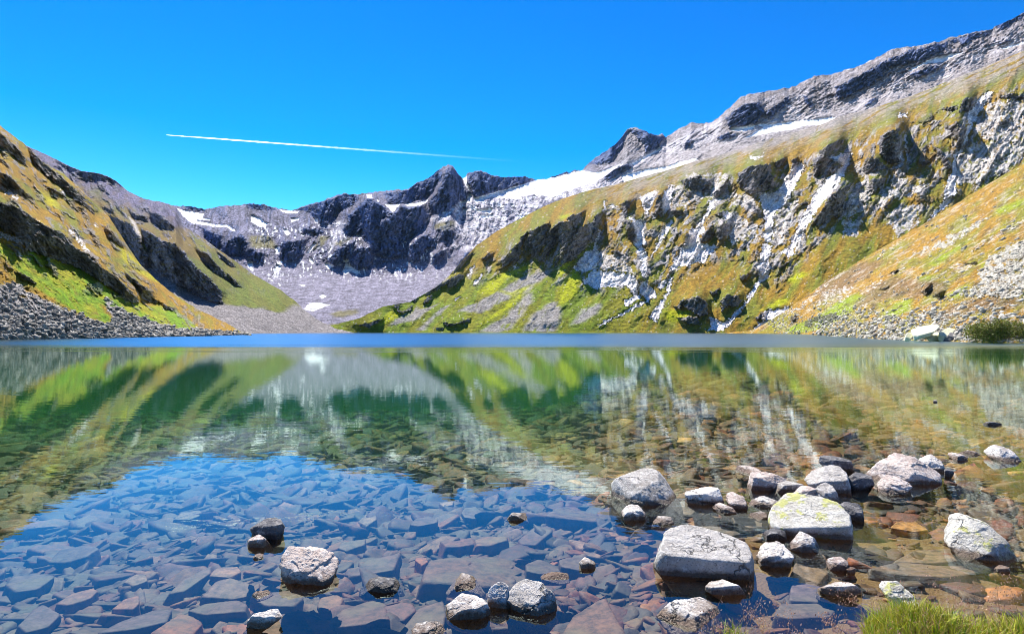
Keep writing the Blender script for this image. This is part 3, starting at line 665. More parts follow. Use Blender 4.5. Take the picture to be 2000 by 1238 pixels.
xs = np.concatenate([-np.geomspace(900, 12, 60), np.linspace(-11.8, 14, 420), np.geomspace(14.3, 900, 60)])
ys = np.concatenate([np.linspace(-25, 1.0, 20), np.linspace(1.1, 14, 260), np.geomspace(14.2, 720, 90)])
XX, YY = np.meshgrid(xs, ys)
ZZ = bed_z(XX, YY) + 0.008 * fbm(XX * 5, YY * 5, 3, 92) * (YY < 20)
ii = np.arange(XX.size).reshape(XX.shape)
qq = np.stack([ii[:-1, :-1], ii[:-1, 1:], ii[1:, 1:], ii[1:, :-1]], -1).reshape(-1, 4)
m, n = newmat("bed_gravel")
out = N(n, "ShaderNodeOutputMaterial"); bs = N(n, "ShaderNodeBsdfPrincipled", i_Roughness=0.9)
geo = N(n, "ShaderNodeNewGeometry")
n1 = N(n, "ShaderNodeTexNoise", i_Scale=2.2, i_Detail=6.0, i_Roughness=0.6)
v1 = N(n, "ShaderNodeTexVoronoi", i_Scale=55.0)
n2 = N(n, "ShaderNodeTexNoise", i_Scale=180.0, i_Detail=3.0)
for q_ in (n1, v1, n2): n.links.new(geo.outputs["Position"], q_.inputs["Vector"])
cr = N(n, "ShaderNodeValToRGB")
cr.color_ramp.elements[0].position = 0.35; cr.color_ramp.elements[0].color = (0.014, 0.012, 0.009, 1)
cr.color_ramp.elements[1].position = 0.68; cr.color_ramp.elements[1].color = (0.06, 0.045, 0.028, 1)
n.links.new(n1.outputs[0], cr.inputs[0])
hsv = N(n, "ShaderNodeMix", data_type='RGBA', blend_type='MULTIPLY'); hsv.inputs[0].default_value = 0.6
cr2 = N(n, "ShaderNodeValToRGB")
cr2.color_ramp.elements[0].color = (0.35, 0.32, 0.3, 1); cr2.color_ramp.elements[1].color = (1.8, 1.7, 1.5, 1)
n.links.new(v1.outputs["Color"], cr2.inputs[0])
n.links.new(cr.outputs[0], hsv.inputs[6]); n.links.new(cr2.outputs[0], hsv.inputs[7])
mud = N(n, "ShaderNodeMix", data_type='RGBA'); mud.inputs[7].default_value = (0.20, 0.105, 0.03, 1)
sxm = N(n, "ShaderNodeSeparateXYZ"); n.links.new(geo.outputs["Position"], sxm.inputs[0])
adm = N(n, "ShaderNodeMath", operation='ADD'); n.links.new(sxm.outputs[0], adm.inputs[0]); n.links.new(n1.outputs[0], adm.inputs[1])
mrm = N(n, "ShaderNodeMapRange", i_1=1.0, i_2=2.0, i_3=0.0, i_4=0.8); n.links.new(adm.outputs[0], mrm.inputs[0])
n.links.new(mrm.outputs[0], mud.inputs[0]); n.links.new(hsv.outputs[2], mud.inputs[6])
n.links.new(mud.outputs[2], bs.inputs["Base Color"])
bp = N(n, "ShaderNodeBump", i_Strength=0.8, i_Distance=0.01)
n.links.new(v1.outputs["Distance"], bp.inputs["Height"]); n.links.new(bp.outputs[0], bs.inputs["Normal"])
n.links.new(bs.outputs[0], out.inputs[0])
bed = mesh_obj("lakebed_ground", np.stack([XX, YY, ZZ], -1).reshape(-1, 3), qq, m)
tag(bed, kind="structure")

# ------------------------------------------------------------------ water: one closed body, clear and slightly green
m, n = newmat("lake_water")
out = N(n, "ShaderNodeOutputMaterial")
geo = N(n, "ShaderNodeNewGeometry")
sep = N(n, "ShaderNodeSeparateXYZ"); n.links.new(geo.outputs["Position"], sep.inputs[0])
fre = N(n, "ShaderNodeFresnel", i_IOR=1.53)
tr = N(n, "ShaderNodeBsdfTransparent"); tr.inputs[0].default_value = (0.96, 0.99, 1.0, 1)
gl = N(n, "ShaderNodeBsdfGlossy", distribution='BECKMANN'); gl.inputs["Color"].default_value = (0.84, 1.0, 0.94, 1)  # green tint painted into the reflections, which clear water would not give
# a breeze ruffles the far part of the lake (44 m out and beyond), the near part is almost still
wn = N(n, "ShaderNodeTexNoise", i_Scale=1.0, i_Detail=4.0)
ma = N(n, "ShaderNodeMath", operation='MULTIPLY_ADD', i_1=52.0, i_2=-26.0); n.links.new(wn.outputs[0], ma.inputs[0])
ad = N(n, "ShaderNodeMath", operation='ADD'); n.links.new(sep.outputs[1], ad.inputs[0]); n.links.new(ma.outputs[0], ad.inputs[1])
ruf = N(n, "ShaderNodeMapRange", i_1=36.0, i_2=72.0, i_3=0.0, i_4=1.0); ruf.interpolation_type = 'SMOOTHSTEP'
n.links.new(ad.outputs[0], ruf.inputs[0])
rr = N(n, "ShaderNodeMapRange", i_1=0.0, i_2=1.0, i_3=0.012, i_4=0.40); n.links.new(ruf.outputs[0], rr.inputs[0])
n.links.new(rr.outputs[0], gl.inputs["Roughness"])
mp = N(n, "ShaderNodeMapping"); mp.inputs["Scale"].default_value = (0.8, 1.7, 1)
stm = N(n, "ShaderNodeMapping"); stm.inputs["Scale"].default_value = (0.02, 0.35, 1); n.links.new(geo.outputs["Position"], stm.inputs[0]); n.links.new(stm.outputs[0], wn.inputs["Vector"])
n.links.new(geo.outputs["Position"], mp.inputs[0])
b1 = N(n, "ShaderNodeTexNoise", i_Scale=3.0, i_Detail=3.0, i_Roughness=0.45); n.links.new(mp.outputs[0], b1.inputs["Vector"])
bmp = N(n, "ShaderNodeBump", i_Strength=1.0, i_Distance=0.0014)
n.links.new(b1.outputs[0], bmp.inputs["Height"])
n.links.new(bmp.outputs[0], gl.inputs["Normal"]); n.links.new(bmp.outputs[0], fre.inputs["Normal"])
mx = N(n, "ShaderNodeMixShader")
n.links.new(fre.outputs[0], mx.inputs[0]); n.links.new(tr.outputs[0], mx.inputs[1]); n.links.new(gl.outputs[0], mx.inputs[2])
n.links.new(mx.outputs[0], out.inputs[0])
va = N(n, "ShaderNodeVolumeAbsorption"); va.inputs["Color"].default_value = (0.55, 0.86, 0.62, 1); va.inputs["Density"].default_value = 0.36
vs_ = N(n, "ShaderNodeVolumeScatter"); vs_.inputs["Color"].default_value = (0.42, 0.95, 0.70, 1); vs_.inputs["Density"].default_value = 0.024
vadd = N(n, "ShaderNodeAddShader"); n.links.new(va.outputs[0], vadd.inputs[0]); n.links.new(vs_.outputs[0], vadd.inputs[1])
n.links.new(vadd.outputs[0], out.inputs["Volume"])
bx = np.array([(-880, -24, -15), (880, -24, -15), (880, 700, -15), (-880, 700, -15), (-880, -24, 0), (880, -24, 0), (880, 700, 0), (-880, 700, 0)], float)
fc = np.array([(0, 3, 2, 1), (4, 5, 6, 7), (0, 1, 5, 4), (1, 2, 6, 5), (2, 3, 7, 6), (3, 0, 4, 7)])
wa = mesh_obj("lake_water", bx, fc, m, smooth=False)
tag(wa, kind="structure")

# ------------------------------------------------------------------ rocks
def icosphere(sub):
    t = (1 + 5 ** 0.5) / 2
    v = [(-1, t, 0), (1, t, 0), (-1, -t, 0), (1, -t, 0), (0, -1, t), (0, 1, t), (0, -1, -t), (0, 1, -t), (t, 0, -1), (t, 0, 1), (-t, 0, -1), (-t, 0, 1)]
    f = [(0, 11, 5), (0, 5, 1), (0, 1, 7), (0, 7, 10), (0, 10, 11), (1, 5, 9), (5, 11, 4), (11, 10, 2), (10, 7, 6), (7, 1, 8), (3, 9, 4), (3, 4, 2), (3, 2, 6), (3, 6, 8), (3, 8, 9), (4, 9, 5), (2, 4, 11), (6, 2, 10), (8, 6, 7), (9, 8, 1)]
    v = [np.array(a) / np.linalg.norm(a) for a in v]
    for _ in range(sub):
        cache, nf = {}, []
        def mid(a, b):
            k = (min(a, b), max(a, b))
            if k not in cache:
                c = v[a] + v[b]
                v.append(c / np.linalg.norm(c))
                cache[k] = len(v) - 1
            return cache[k]
        for a, b, c in f:
            x, y, z = mid(a, b), mid(b, c), mid(c, a)
            nf += [(a, x, z), (b, y, x), (c, z, y), (x, y, z)]
        f = nf
    return np.array(v), np.array(f)
ICO = {k: icosphere(k) for k in (1, 2, 3, 4, 5)}

def rock_shape(planes, ext, sub, p=16.0, rough=0.05, seed=0, strata=None):
    """solid bounded by the planes (unit normal, distance from the centre), edges worn round, surface weathered"""
    d0, f = ICO[sub]
    d = d0 * np.asarray(ext)
    d = d / np.linalg.norm(d, axis=1)[:, None]
    q = np.zeros(len(d))
    for nrm, dist in planes:
        q += np.maximum(d @ nrm / dist, 0) ** p
    r = q ** (-1 / p)
    v = d * r[:, None]
    sz = float(np.mean(ext))
    k = v / sz
    disp = rough * sz * (0.9 * fbm3(k * 1.3 + seed, 3, seed) + 0.75 * fbm3(k * 3.2 + seed * 2.1, 3, seed + 4, 0.6, True) + 0.32 * fbm3(k * 11 + seed, 3, seed + 7, 0.7))
    if strata is not None:
        s = k @ strata
        disp += 0.42 * rough * sz * np.sign(np.sin(s * 16 + 2.5 * noise3(k * 2.0, seed + 9))) * (0.5 + 0.5 * noise3(k * 3.0, seed + 10))
    v = v + d * disp[:, None]
    return v, f

def hull(pts):
    pts = sorted(map(tuple, pts))
    def half(ps):
        h = []
        for q in ps:
            while len(h) > 1 and (h[-1][0] - h[-2][0]) * (q[1] - h[-2][1]) - (h[-1][1] - h[-2][1]) * (q[0] - h[-2][0]) <= 0: h.pop()
            h.append(q)
        return h
    a, b = half(pts), half(pts[::-1])
    return np.array(a[:-1] + b[:-1])

def traced_rock(name, poly, mat, label, cat, group=None, z=0.0, brk=0.45, deep=0.75, sub=5, seed=0, drop=0.35, rough=0.055, lean=0.0, base=None, Yf=None, strata=True, p=50.0, chips=9):
    sub = 5 if sub >= 4 else sub
    """rock with the outline seen in the photo, standing where its foot meets the water (z), with a lit top and a steep front"""
    poly = np.asarray(poly, float)
    v0, v1 = poly[:, 1].min(), poly[:, 1].max()
    h = v1 - v0
    vb = (v1 - 0.08 * h) if base is None else base
    if Yf is None:
        Yf = (CH - z) * F / (vb - H0)
    pl = poly.copy()
    low = pl[:, 1] > v0 + 0.62 * h
    pl[low, 1] += drop * h
    pl = hull(pl)
    w = (poly[:, 0].max() - poly[:, 0].min()) / F * Yf
    hh = h / F * Yf
    dp = deep * w
    uc, vc = pl[:, 0].mean(), (v0 + v1) / 2 + 0.12 * h
    C0 = np.array([0, 0, CH])
    ctr = w2(uc, vc, Yf + dp * 0.45)
    planes = []
    m_ = len(pl)
    cen = pl.mean(0)
    for i in range(m_):
        a, b = pl[i], pl[(i + 1) % m_]
        ra, rb = w2(a[0], a[1], 1.0) - C0, w2(b[0], b[1], 1.0) - C0
        nr = np.cross(ra, rb)
        l = np.linalg.norm(nr)
        if l < 1e-9: continue
        nr /= l
        if nr @ (w2(cen[0], cen[1], 1.0) - C0) > 0: nr = -nr
        dist = -(nr @ (ctr - C0))
        planes.append((nr, max(dist, 0.05 * w)))
    rng = random.Random(seed * 7 + 3)
    # front face, top face through the break line, back faces
    fn = np.array([rng.uniform(-.25, .25) + lean, -1.0, rng.uniform(-0.12, 0.10)]); fn /= np.linalg.norm(fn)
    Bp = w2(uc, v0 + brk * h, Yf)
    planes.append((fn, max(fn @ (Bp - ctr), 0.10 * dp)))
    Tp = w2(uc, v0 - 0.02 * h, Yf + dp * 0.95)
    e1 = Tp - Bp
    side = np.array([1.0, 0.0, rng.uniform(-0.18, 0.18) + lean * 0.3])
    tn = np.cross(side, e1); tn /= np.linalg.norm(tn)
    if tn[2] < 0: tn = -tn
    planes.append((tn, max(tn @ (Bp - ctr), 0.10 * hh)))
    for a in (-0.7, 0.1, 0.8):
        bn = np.array([math.sin(a), math.cos(a), rng.uniform(0, .3)]); bn /= np.linalg.norm(bn)
        planes.append((bn, dp * rng.uniform(0.5, 0.62)))
    for a in (-0.9, 0.9):
        bn = np.array([math.sin(a), -math.cos(a), rng.uniform(-.1, .4)]); bn /= np.linalg.norm(bn)
        planes.append((bn, dp * rng.uniform(0.50, 0.62) + 0.1 * w))
    planes.append((np.array([0, 0, -1.0]), max(0.8 * hh, 0.12 * w)))
    for _ in range(chips):           # corners knocked off
        cn = np.array([rng.gauss(0, 1), rng.gauss(0, 1), abs(rng.gauss(0, .8))]); cn /= np.linalg.norm(cn)
        q_ = sum(max(float(cn @ a_) / b_, 0) ** 24 for a_, b_ in planes) ** (-1 / 24)
        planes.append((cn, q_ * rng.uniform(1.0, 1.09)))
    st = np.array([rng.uniform(-.4, .4), rng.uniform(-.4, .4), 1.0]) if strata else None
    planes = [(a_, b_ * 1.06) for a_, b_ in planes]
    vv, ff = rock_shape(planes, (w / 2, dp / 2, max(hh * 0.7, 0.15 * w)), sub, p, rough, seed, st)
    o = mesh_obj(name, vv, ff, mat, True)
    o.location = ctr
    tag(o, label, cat, group)
    return o

def rock_mat(name, base, dark, spot, lichen=None, wet=True, purple=None):
    m, n = newmat(name)
    out = N(n, "ShaderNodeOutputMaterial"); bs = N(n, "ShaderNodeBsdfPrincipled")
    tc = N(n, "ShaderNodeTexCoord"); geo = N(n, "ShaderNodeNewGeometry"); oi = N(n, "ShaderNodeObjectInfo")
    off = N(n, "ShaderNodeVectorMath", operation='ADD')
    n.links.new(tc.outputs["Object"], off.inputs[0]); n.links.new(oi.outputs["Location"], off.inputs[1])
    def noise(s, d=6.0, r=0.6):
        x = N(n, "ShaderNodeTexNoise", i_Scale=s, i_Detail=d, i_Roughness=r); n.links.new(off.outputs[0], x.inputs["Vector"]); return x
    a, b, c = noise(4.0), noise(22.0, 8.0, 0.7), noise(90.0, 4.0, 0.7)
    r1 = N(n, "ShaderNodeValToRGB"); r1.color_ramp.elements[0].position = 0.38; r1.color_ramp.elements[1].position = 0.56
    r1.color_ramp.elements[0].color = (*dark, 1); r1.color_ramp.elements[1].color = (*base, 1)
    n.links.new(a.outputs[0], r1.inputs[0])
    def mixc(fac, c1, col, blend='MIX'):
        x = N(n, "ShaderNodeMix", data_type='RGBA', blend_type=blend)
        if isinstance(fac, float): x.inputs[0].default_value = fac
        else: n.links.new(fac, x.inputs[0])
        n.links.new(c1, x.inputs[6])
        if isinstance(col, tuple): x.inputs[7].default_value = (*col, 1)
        else: n.links.new(col, x.inputs[7])
        return x.outputs[2]
    def rng_(sock, a0, a1, b0=0.0, b1=1.0):
        x = N(n, "ShaderNodeMapRange", i_1=a0, i_2=a1, i_3=b0, i_4=b1); n.links.new(sock, x.inputs[0]); return x.outputs[0]
    col = mixc(rng_(b.outputs[0], 0.50, 0.60, 0, 0.8), r1.outputs[0], spot)
    col = mixc(rng_(c.outputs[0], 0.56, 0.64, 0, 0.7), col, (0.08, 0.07, 0.06))
    if lichen:
        e = noise(7.0, 7.0, 0.68)
        col = mixc(rng_(e.outputs[0], 0.54, 0.60, 0, 0.8), col, lichen)
    # joints and cracks
    wv = N(n, "ShaderNodeVectorMath", operation='MULTIPLY_ADD'); wv.inputs[1].default_value = (0.35, 0.35, 0.35)
    n.links.new(a.outputs["Color"], wv.inputs[0]); n.links.new(off.outputs[0], wv.inputs[2])
    sq = N(n, "ShaderNodeMapping"); sq.inputs["Scale"].default_value = (1, 1, 2.2); sq.inputs["Rotation"].default_value = (0.3, 0.35, 0); n.links.new(wv.outputs[0], sq.inputs[0])
    vo = N(n, "ShaderNodeTexVoronoi", feature='DISTANCE_TO_EDGE', i_Scale=2.3); n.links.new(sq.outputs[0], vo.inputs["Vector"])
    ck = rng_(vo.outputs["Distance"], 0.0, 0.022, 1, 0)
    ckm = N(n, "ShaderNodeMath", operation='MULTIPLY'); n.links.new(ck, ckm.inputs[0]); n.links.new(rng_(a.outputs[0], 0.50, 0.58, 0, 0.8), ckm.inputs[1])
    col = mixc(ckm.outputs[0], col, (0.05, 0.045, 0.04))
    sp = N(n, "ShaderNodeSeparateXYZ"); n.links.new(geo.outputs["Position"], sp.inputs[0])
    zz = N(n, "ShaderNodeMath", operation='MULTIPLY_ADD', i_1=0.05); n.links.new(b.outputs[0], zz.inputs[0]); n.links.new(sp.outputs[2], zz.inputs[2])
    wet_shade = rng_(zz.outputs[0], 0.078, 0.052, 0, 1)          # wet, stained band at the water line, raised to paint shade on the fronts
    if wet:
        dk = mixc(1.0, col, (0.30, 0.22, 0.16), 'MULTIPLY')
        col = mixc(wet_shade, col, dk)
        ro = rng_(wet_shade, 0, 1, 0.85, 0.35)
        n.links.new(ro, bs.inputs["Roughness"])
    n.links.new(col, bs.inputs["Base Color"])
    hsum = N(n, "ShaderNodeMath", operation='MULTIPLY_ADD', i_1=0.35); n.links.new(c.outputs[0], hsum.inputs[0]); n.links.new(b.outputs[0], hsum.inputs[2])
    hs2 = N(n, "ShaderNodeMath", operation='SUBTRACT'); n.links.new(hsum.outputs[0], hs2.inputs[0]); n.links.new(ckm.outputs[0], hs2.inputs[1]); hsum = hs2
    bp = N(n, "ShaderNodeBump", i_Strength=1.0, i_Distance=0.03)
    n.links.new(hsum.outputs[0], bp.inputs["Height"]); n.links.new(bp.outputs[0], bs.inputs["Normal"])
    n.links.new(bs.outputs[0], out.inputs[0])
    return m

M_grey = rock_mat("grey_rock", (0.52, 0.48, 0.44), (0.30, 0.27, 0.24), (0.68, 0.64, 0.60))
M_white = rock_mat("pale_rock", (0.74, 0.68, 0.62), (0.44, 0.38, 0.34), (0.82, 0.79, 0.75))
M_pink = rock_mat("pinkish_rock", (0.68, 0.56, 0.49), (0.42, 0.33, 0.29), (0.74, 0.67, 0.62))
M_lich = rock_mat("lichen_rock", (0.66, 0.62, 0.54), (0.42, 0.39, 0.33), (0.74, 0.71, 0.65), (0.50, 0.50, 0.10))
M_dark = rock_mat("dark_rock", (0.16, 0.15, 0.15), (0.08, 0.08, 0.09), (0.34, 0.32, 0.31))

GR = "boulders standing in the shallows"
RK = [ # outline, material, label, options
 ("R 90,215 130,180 200,150 250,132 300,138 350,165 370,200 400,235 425,270 390,310 340,300 260,295 180,290 110,290 92,260", M_grey, "large speckled grey boulder with a pointed hump, beside the white snow reflection", dict(brk=.62, rough=.04, strata=False)),
 ("R 443,230 480,215 540,207 590,215 600,240 620,265 610,285 570,300 500,290 460,265", M_white, "white-topped rock with a dark face just right of the large speckled grey boulder", dict(brk=.42)),
 ("R 140,305 170,295 230,300 265,325 260,355 220,370 170,350", M_white, "small pale rock at the foot of the large speckled grey boulder", dict(brk=.45, sub=4)),
 ("R 218,410 240,383 330,385 450,390 520,405 560,420 650,440 710,470 735,520 760,590 740,640 680,650 560,640 480,635 400,600 300,540 240,480", M_grey, "long pale grey slab-topped boulder, the widest single rock in the shallows", dict(brk=.60, rough=.03, lean=.1, deep=.55, chips=3)),
 ("R 500,640 540,630 600,640 690,665 735,690 715,715 650,715 590,690 530,680", M_white, "low white-capped rock touching the lower edge of the long slab-topped boulder", dict(brk=.5, deep=.5)),
 ("R 265,760 330,730 430,712 540,720 590,755 600,800 560,830 470,880 400,840 300,790", M_white, "crusty white-capped rock nearest the small grass tuft at the bottom", dict(brk=.7, deep=.8)),
 ("R 290,385 310,335 370,345 400,380 340,392", M_white, "small cream rock just above the long slab-topped boulder", dict(brk=.7, sub=4)),
 ("R 620,245 660,238 710,262 740,300 725,320 680,315 640,285", M_pink, "smooth pinkish-white rock between the white-topped rock and the lichen boulder", dict(brk=.6, sub=4)),
 ("R 665,120 700,115 800,122 850,140 820,158 750,162 690,160", M_pink, "low flat pale rock farthest back above the angular brown-grey rock", dict(brk=.5, sub=4)),
 ("R 725,215 750,145 790,138 870,165 900,180 830,195 800,235 740,235", M_pink, "angular brown-grey rock leaning on the ribbed flat-topped one", dict(brk=.4)),
 ("R 800,220 840,190 930,175 1010,175 1020,195 960,215 890,245 820,240", M_grey, "long ribbed grey rock lying behind the lichen boulder", dict(brk=.45, deep=.5)),
 ("R 985,165 1010,125 1080,113 1140,118 1180,150 1200,200 1190,250 1120,250 1050,200 1010,180", M_grey, "grey rounded boulder in the middle of the pile behind the lichen boulder", dict(brk=.55)),
 ("R 1060,90 1075,70 1130,75 1200,95 1215,120 1200,150 1150,135 1070,110", M_dark, "dark slate-coloured rock with a white top at the back of the pile", dict(brk=.3, sub=4)),
 ("R 1215,95 1300,70 1380,50 1450,55 1540,90 1600,140 1615,185 1580,215 1500,210 1400,180 1300,165 1230,130", M_pink, "broad low dome-shaped boulder with an orange stain, largest at the back of the pile", dict(brk=.62, deep=.6)),
 ("R 1330,200 1370,155 1430,148 1480,170 1490,200 1430,235 1390,255 1340,225", M_pink, "rounded light pink rock in front of the broad dome-shaped boulder", dict(brk=.65)),
 ("R 1185,180 1230,150 1290,160 1310,200 1270,235 1200,225", M_dark, "dark wet rock wedged between the grey rounded boulder and the pink rock", dict(brk=.3, sub=4)),
 ("R 1510,75 1550,60 1610,80 1645,120 1640,150 1600,150 1560,120", M_white, "white tilted rock at the right end of the broad dome-shaped boulder", dict(brk=.6, sub=4)),
 ("R 1635,130 1665,128 1678,150 1660,168 1635,160", M_dark, "small black rock at the foot of the white tilted rock", dict(brk=.3, sub=3)),
 ("R 1645,60 1700,50 1740,75 1720,95 1690,85", M_pink, "small low pink rock at the left of the three farthest rocks", dict(brk=.6, sub=4)),
 ("R 1700,58 1750,43 1830,65 1820,75 1760,72", M_pink, "thin flat pink rock in the middle of the three farthest rocks", dict(brk=.6, sub=4)),
 ("R 1820,50 1870,18 1930,40 2000,75 1990,105 1940,100 1880,80", M_white, "bright white wedge-shaped rock at the far right, pointing right", dict(brk=.65)),
 ("R 715,290 740,255 830,245 900,245 910,290 830,320 760,315", M_white, "flat white ledge rock forming the left shoulder of the lichen boulder", dict(brk=.7, deep=.6)),
 ("R 830,330 870,290 900,240 960,240 1050,265 1120,285 1190,350 1200,390 1170,430 1060,460 980,430 930,410 880,400 835,370", M_lich, "big pale boulder with yellow-green lichen in the middle of the pile", dict(brk=.72, rough=.05, deep=.7, chips=2)),
 ("R 930,225 1000,205 1040,225 1050,260 980,265", M_pink, "small pinkish rock resting against the top of the lichen boulder", dict(brk=.5, sub=4, base=978)),
 ("R 1040,230 1080,190 1130,220 1155,265 1140,295 1100,285 1050,255", M_grey, "cracked grey rock leaning on the right of the lichen boulder's top", dict(brk=.55, sub=4)),
 ("R 715,320 760,315 830,330 830,365 780,355", M_white, "small white rock tucked under the flat white ledge", dict(brk=.7, sub=4)),
 ("R 915,450 940,410 1000,430 1080,480 1120,520 1000,525 950,500", M_white, "white wedge of rock sloping right below the lichen boulder", dict(brk=.75, deep=.5)),
 ("R 770,510 785,475 850,470 905,465 945,490 940,530 900,590 860,570 800,545", M_white, "jagged bright white rock right of the long slab-topped boulder", dict(brk=.55, rough=.09)),
 ("R 970,640 1050,650 1200,655 1310,670 1300,680 1180,690 1120,720 1060,700", M_white, "thin white blade of rock pointing left, just above the grass bank", dict(brk=.4, deep=.35)),
 ("R 1565,365 1600,338 1680,332 1740,350 1830,390 1900,450 1960,490 2030,540 2000,565 1900,550 1800,520 1740,500 1650,460 1620,410", M_lich, "long sloping lichen-spotted boulder standing alone at the right edge", dict(brk=.66, deep=.5, rough=.04)),
 ("R 1310,640 1330,618 1400,625 1470,680 1550,750 1530,790 1440,740 1350,690", M_lich, "leaf-shaped pale green-tinted rock sticking up out of the grass bank", dict(brk=.85, deep=.6, z=0.08)),
 ("L 1400,490 1420,450 1500,435 1560,445 1583,480 1560,530 1500,560 1440,530", M_dark, "black-faced rock with a white cap, farther of the pair left of centre", dict(brk=.36, sub=4)),
 ("L 1385,550 1430,515 1480,550 1530,570 1490,600 1430,600 1390,575", M_pink, "small rounded rock lying against the black-faced rock with a white cap", dict(brk=.45, sub=4)),
 ("L 1580,680 1620,600 1690,545 1760,545 1830,570 1875,640 1865,700 1820,780 1740,820 1640,790 1600,740", M_pink, "fractured pink boulder standing alone in the blue water left of centre", dict(brk=.75, rough=.10, lean=-.25, drop=.15, deep=.8, chips=3)),
 ("L 1390,870 1420,830 1480,830 1560,845 1480,865 1420,885", M_white, "low white stone tip just breaking the surface below the fractured pink boulder", dict(brk=.5, sub=4)),
 ("L 1400,665 1430,628 1470,635 1450,665", M_white, "tiny white stone tip breaking the surface left of the fractured pink boulder", dict(brk=.5, sub=3)),
 ("L 1340,1010 1420,970 1660,915 1640,940 1450,1020 1360,1060", M_white, "long narrow white ridge of a big stone at the bottom edge", dict(brk=.5, deep=.35)),
 ("M 290,830 320,765 400,762 520,775 585,795 540,830 440,845 330,855", M_dark, "dark elongated rock with a pale rim left of the three clustered white boulders", dict(brk=.35, deep=.5)),
 ("M 730,790 830,735 930,760 985,800 990,840 900,835 800,830", M_white, "pointed flat white rock just above the clustered white boulders", dict(brk=.75, deep=.6)),
 ("M 778,900 800,860 870,840 940,865 1010,915 1010,970 930,1010 840,990 790,960", M_white, "crusted round white boulder, leftmost of the three clustered at the bottom", dict(brk=.6, rough=.06)),
 ("M 1012,850 1040,780 1075,757 1130,780 1135,850 1110,920 1060,950 1015,930", M_white, "upright smooth white boulder in the middle of the bottom cluster", dict(brk=.75, sub=4, lean=-.3)),
 ("M 1130,800 1200,772 1290,795 1380,860 1385,930 1330,985 1230,975 1140,995 1120,920", M_grey, "broad light grey boulder, rightmost of the three clustered at the bottom", dict(brk=.78)),
 ("M 1310,760 1340,730 1480,745 1490,765 1400,785 1320,785", M_pink, "red-and-white low stone tip right of the clustered white boulders", dict(brk=.5, sub=4)),
 ("M 590,1060 620,1010 690,995 760,1030 780,1100 600,1110", M_white, "white knobbly rock cut by the bottom edge left of the cluster", dict(brk=.6, sub=4)),
 ("M 1520,680 1550,650 1610,680 1590,720 1540,720", M_white, "little white stone tip breaking the surface up right of the cluster", dict(brk=.5, sub=3)),
 ("M 1110,430 1150,400 1230,395 1260,430 1200,450", M_grey, "low grey stone barely awash near the middle of the blue water", dict(brk=.5, sub=4)),
 ("R 565,300 600,285 660,310 685,330 620,337", M_pink, "reddish wet rock at the foot of the smooth pinkish-white rock", dict(brk=.4, sub=4)),
 ("R 1150,272 1190,262 1250,300 1265,350 1200,375 1160,335", M_dark, "wet blue-grey rock touching the right side of the lichen boulder", dict(brk=.6, sub=4)),
 ("R 790,405 830,395 900,420 910,450 830,462", M_dark, "low dark brown wet rock between the jagged white rock and the flat white ledge", dict(brk=.5, sub=4)),
 ("R 1090,550 1150,530 1190,560 1180,600 1120,602", M_pink, "small brown rock right of the jagged bright white rock", dict(brk=.5, sub=4)),
 ("R 1185,585 1205,578 1228,590 1220,610 1190,608", M_pink, "tiny orange-brown rock right of the small brown one", dict(brk=.5, sub=3)),
 ("R 1870,580 1900,566 1930,575 1935,595 1905,605 1880,598", M_white, "small pale rock below the lower tip of the long sloping boulder", dict(brk=.6, sub=4)),
 ("W 1835,368 1860,364 1920,375 1890,382 1845,378", M_dark, "black sliver of rock alone in the brown water at the far right", dict(brk=.3, sub=3, strata=False)),
 ("W 1645,286 1652,281 1662,284 1660,292 1648,292", M_white, "tiny white stone alone farthest out in the brown water", dict(brk=.5, sub=3, strata=False)),
]
for k, (txt, mt, lab, op) in enumerate(RK):
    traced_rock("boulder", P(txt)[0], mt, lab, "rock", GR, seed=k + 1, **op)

# slabs on the right-hand shore
M_slab = rock_mat("shore_slab", (0.80, 0.78, 0.50), (0.55, 0.52, 0.34), (0.85, 0.84, 0.62), wet=False)
SL = [("m 750,1020 800,985 950,962 965,985 890,1030 770,1060", "pale yellow-green rock slab at the waterline, left of the two sunlit ones"),
      ("m 960,1060 970,1030 1060,980 1115,990 1060,1030 1000,1075", "pale yellow-green rock slab at the waterline, right of the two sunlit ones"),
      ("m 840,1060 860,1030 960,1025 975,1070 900,1085", "grey shaded slab wedged between the two sunlit shore slabs"),
      ("m 990,1085 1060,1030 1150,1000 1210,1040 1140,1085", "dark tilted slab at the right end of the shore slabs"),
      ("m 680,1070 700,1045 755,1020 750,1060 720,1085", "small pale blocky rock at the left end of the shore slabs"),
      ("m 1145,1080 1180,1050 1245,1020 1240,1050 1180,1088", "light pointed rock between the shore slabs and the green shrub"),
      ("m 1590,1080 1620,1070 1680,1075 1680,1100 1600,1100", "white rock at the water's edge under the green shrub")]
for k, (txt, lab) in enumerate(SL):
    po = P(txt)[0]
    traced_rock("shore_slab", po, M_slab if k not in (3,) else M_dark, lab, "rock", "rock slabs along the right shore", Yf=88.0 + (k % 3), brk=.8, deep=1.0, sub=4, seed=70 + k, rough=.03, drop=.3, chips=1)

# ------------------------------------------------------------------ stones under water
rs = np.random.RandomState(4)
PAL = np.array([[0.42, 0.21, 0.15]]) * np.array([(0.21, 0.11, 0.065), (0.16, 0.09, 0.085), (0.22, 0.15, 0.09), (0.13, 0.12, 0.12), (0.26, 0.20, 0.13), (0.17, 0.15, 0.09), (0.14, 0.08, 0.09), (0.33, 0.30, 0.24), (0.30, 0.14, 0.06), (0.10, 0.10, 0.12), (0.42, 0.40, 0.34)])
PW = np.array([.15, .15, .15, .12, .09, .1, .1, .04, .04, .05, .01]); PW = PW / PW.sum()

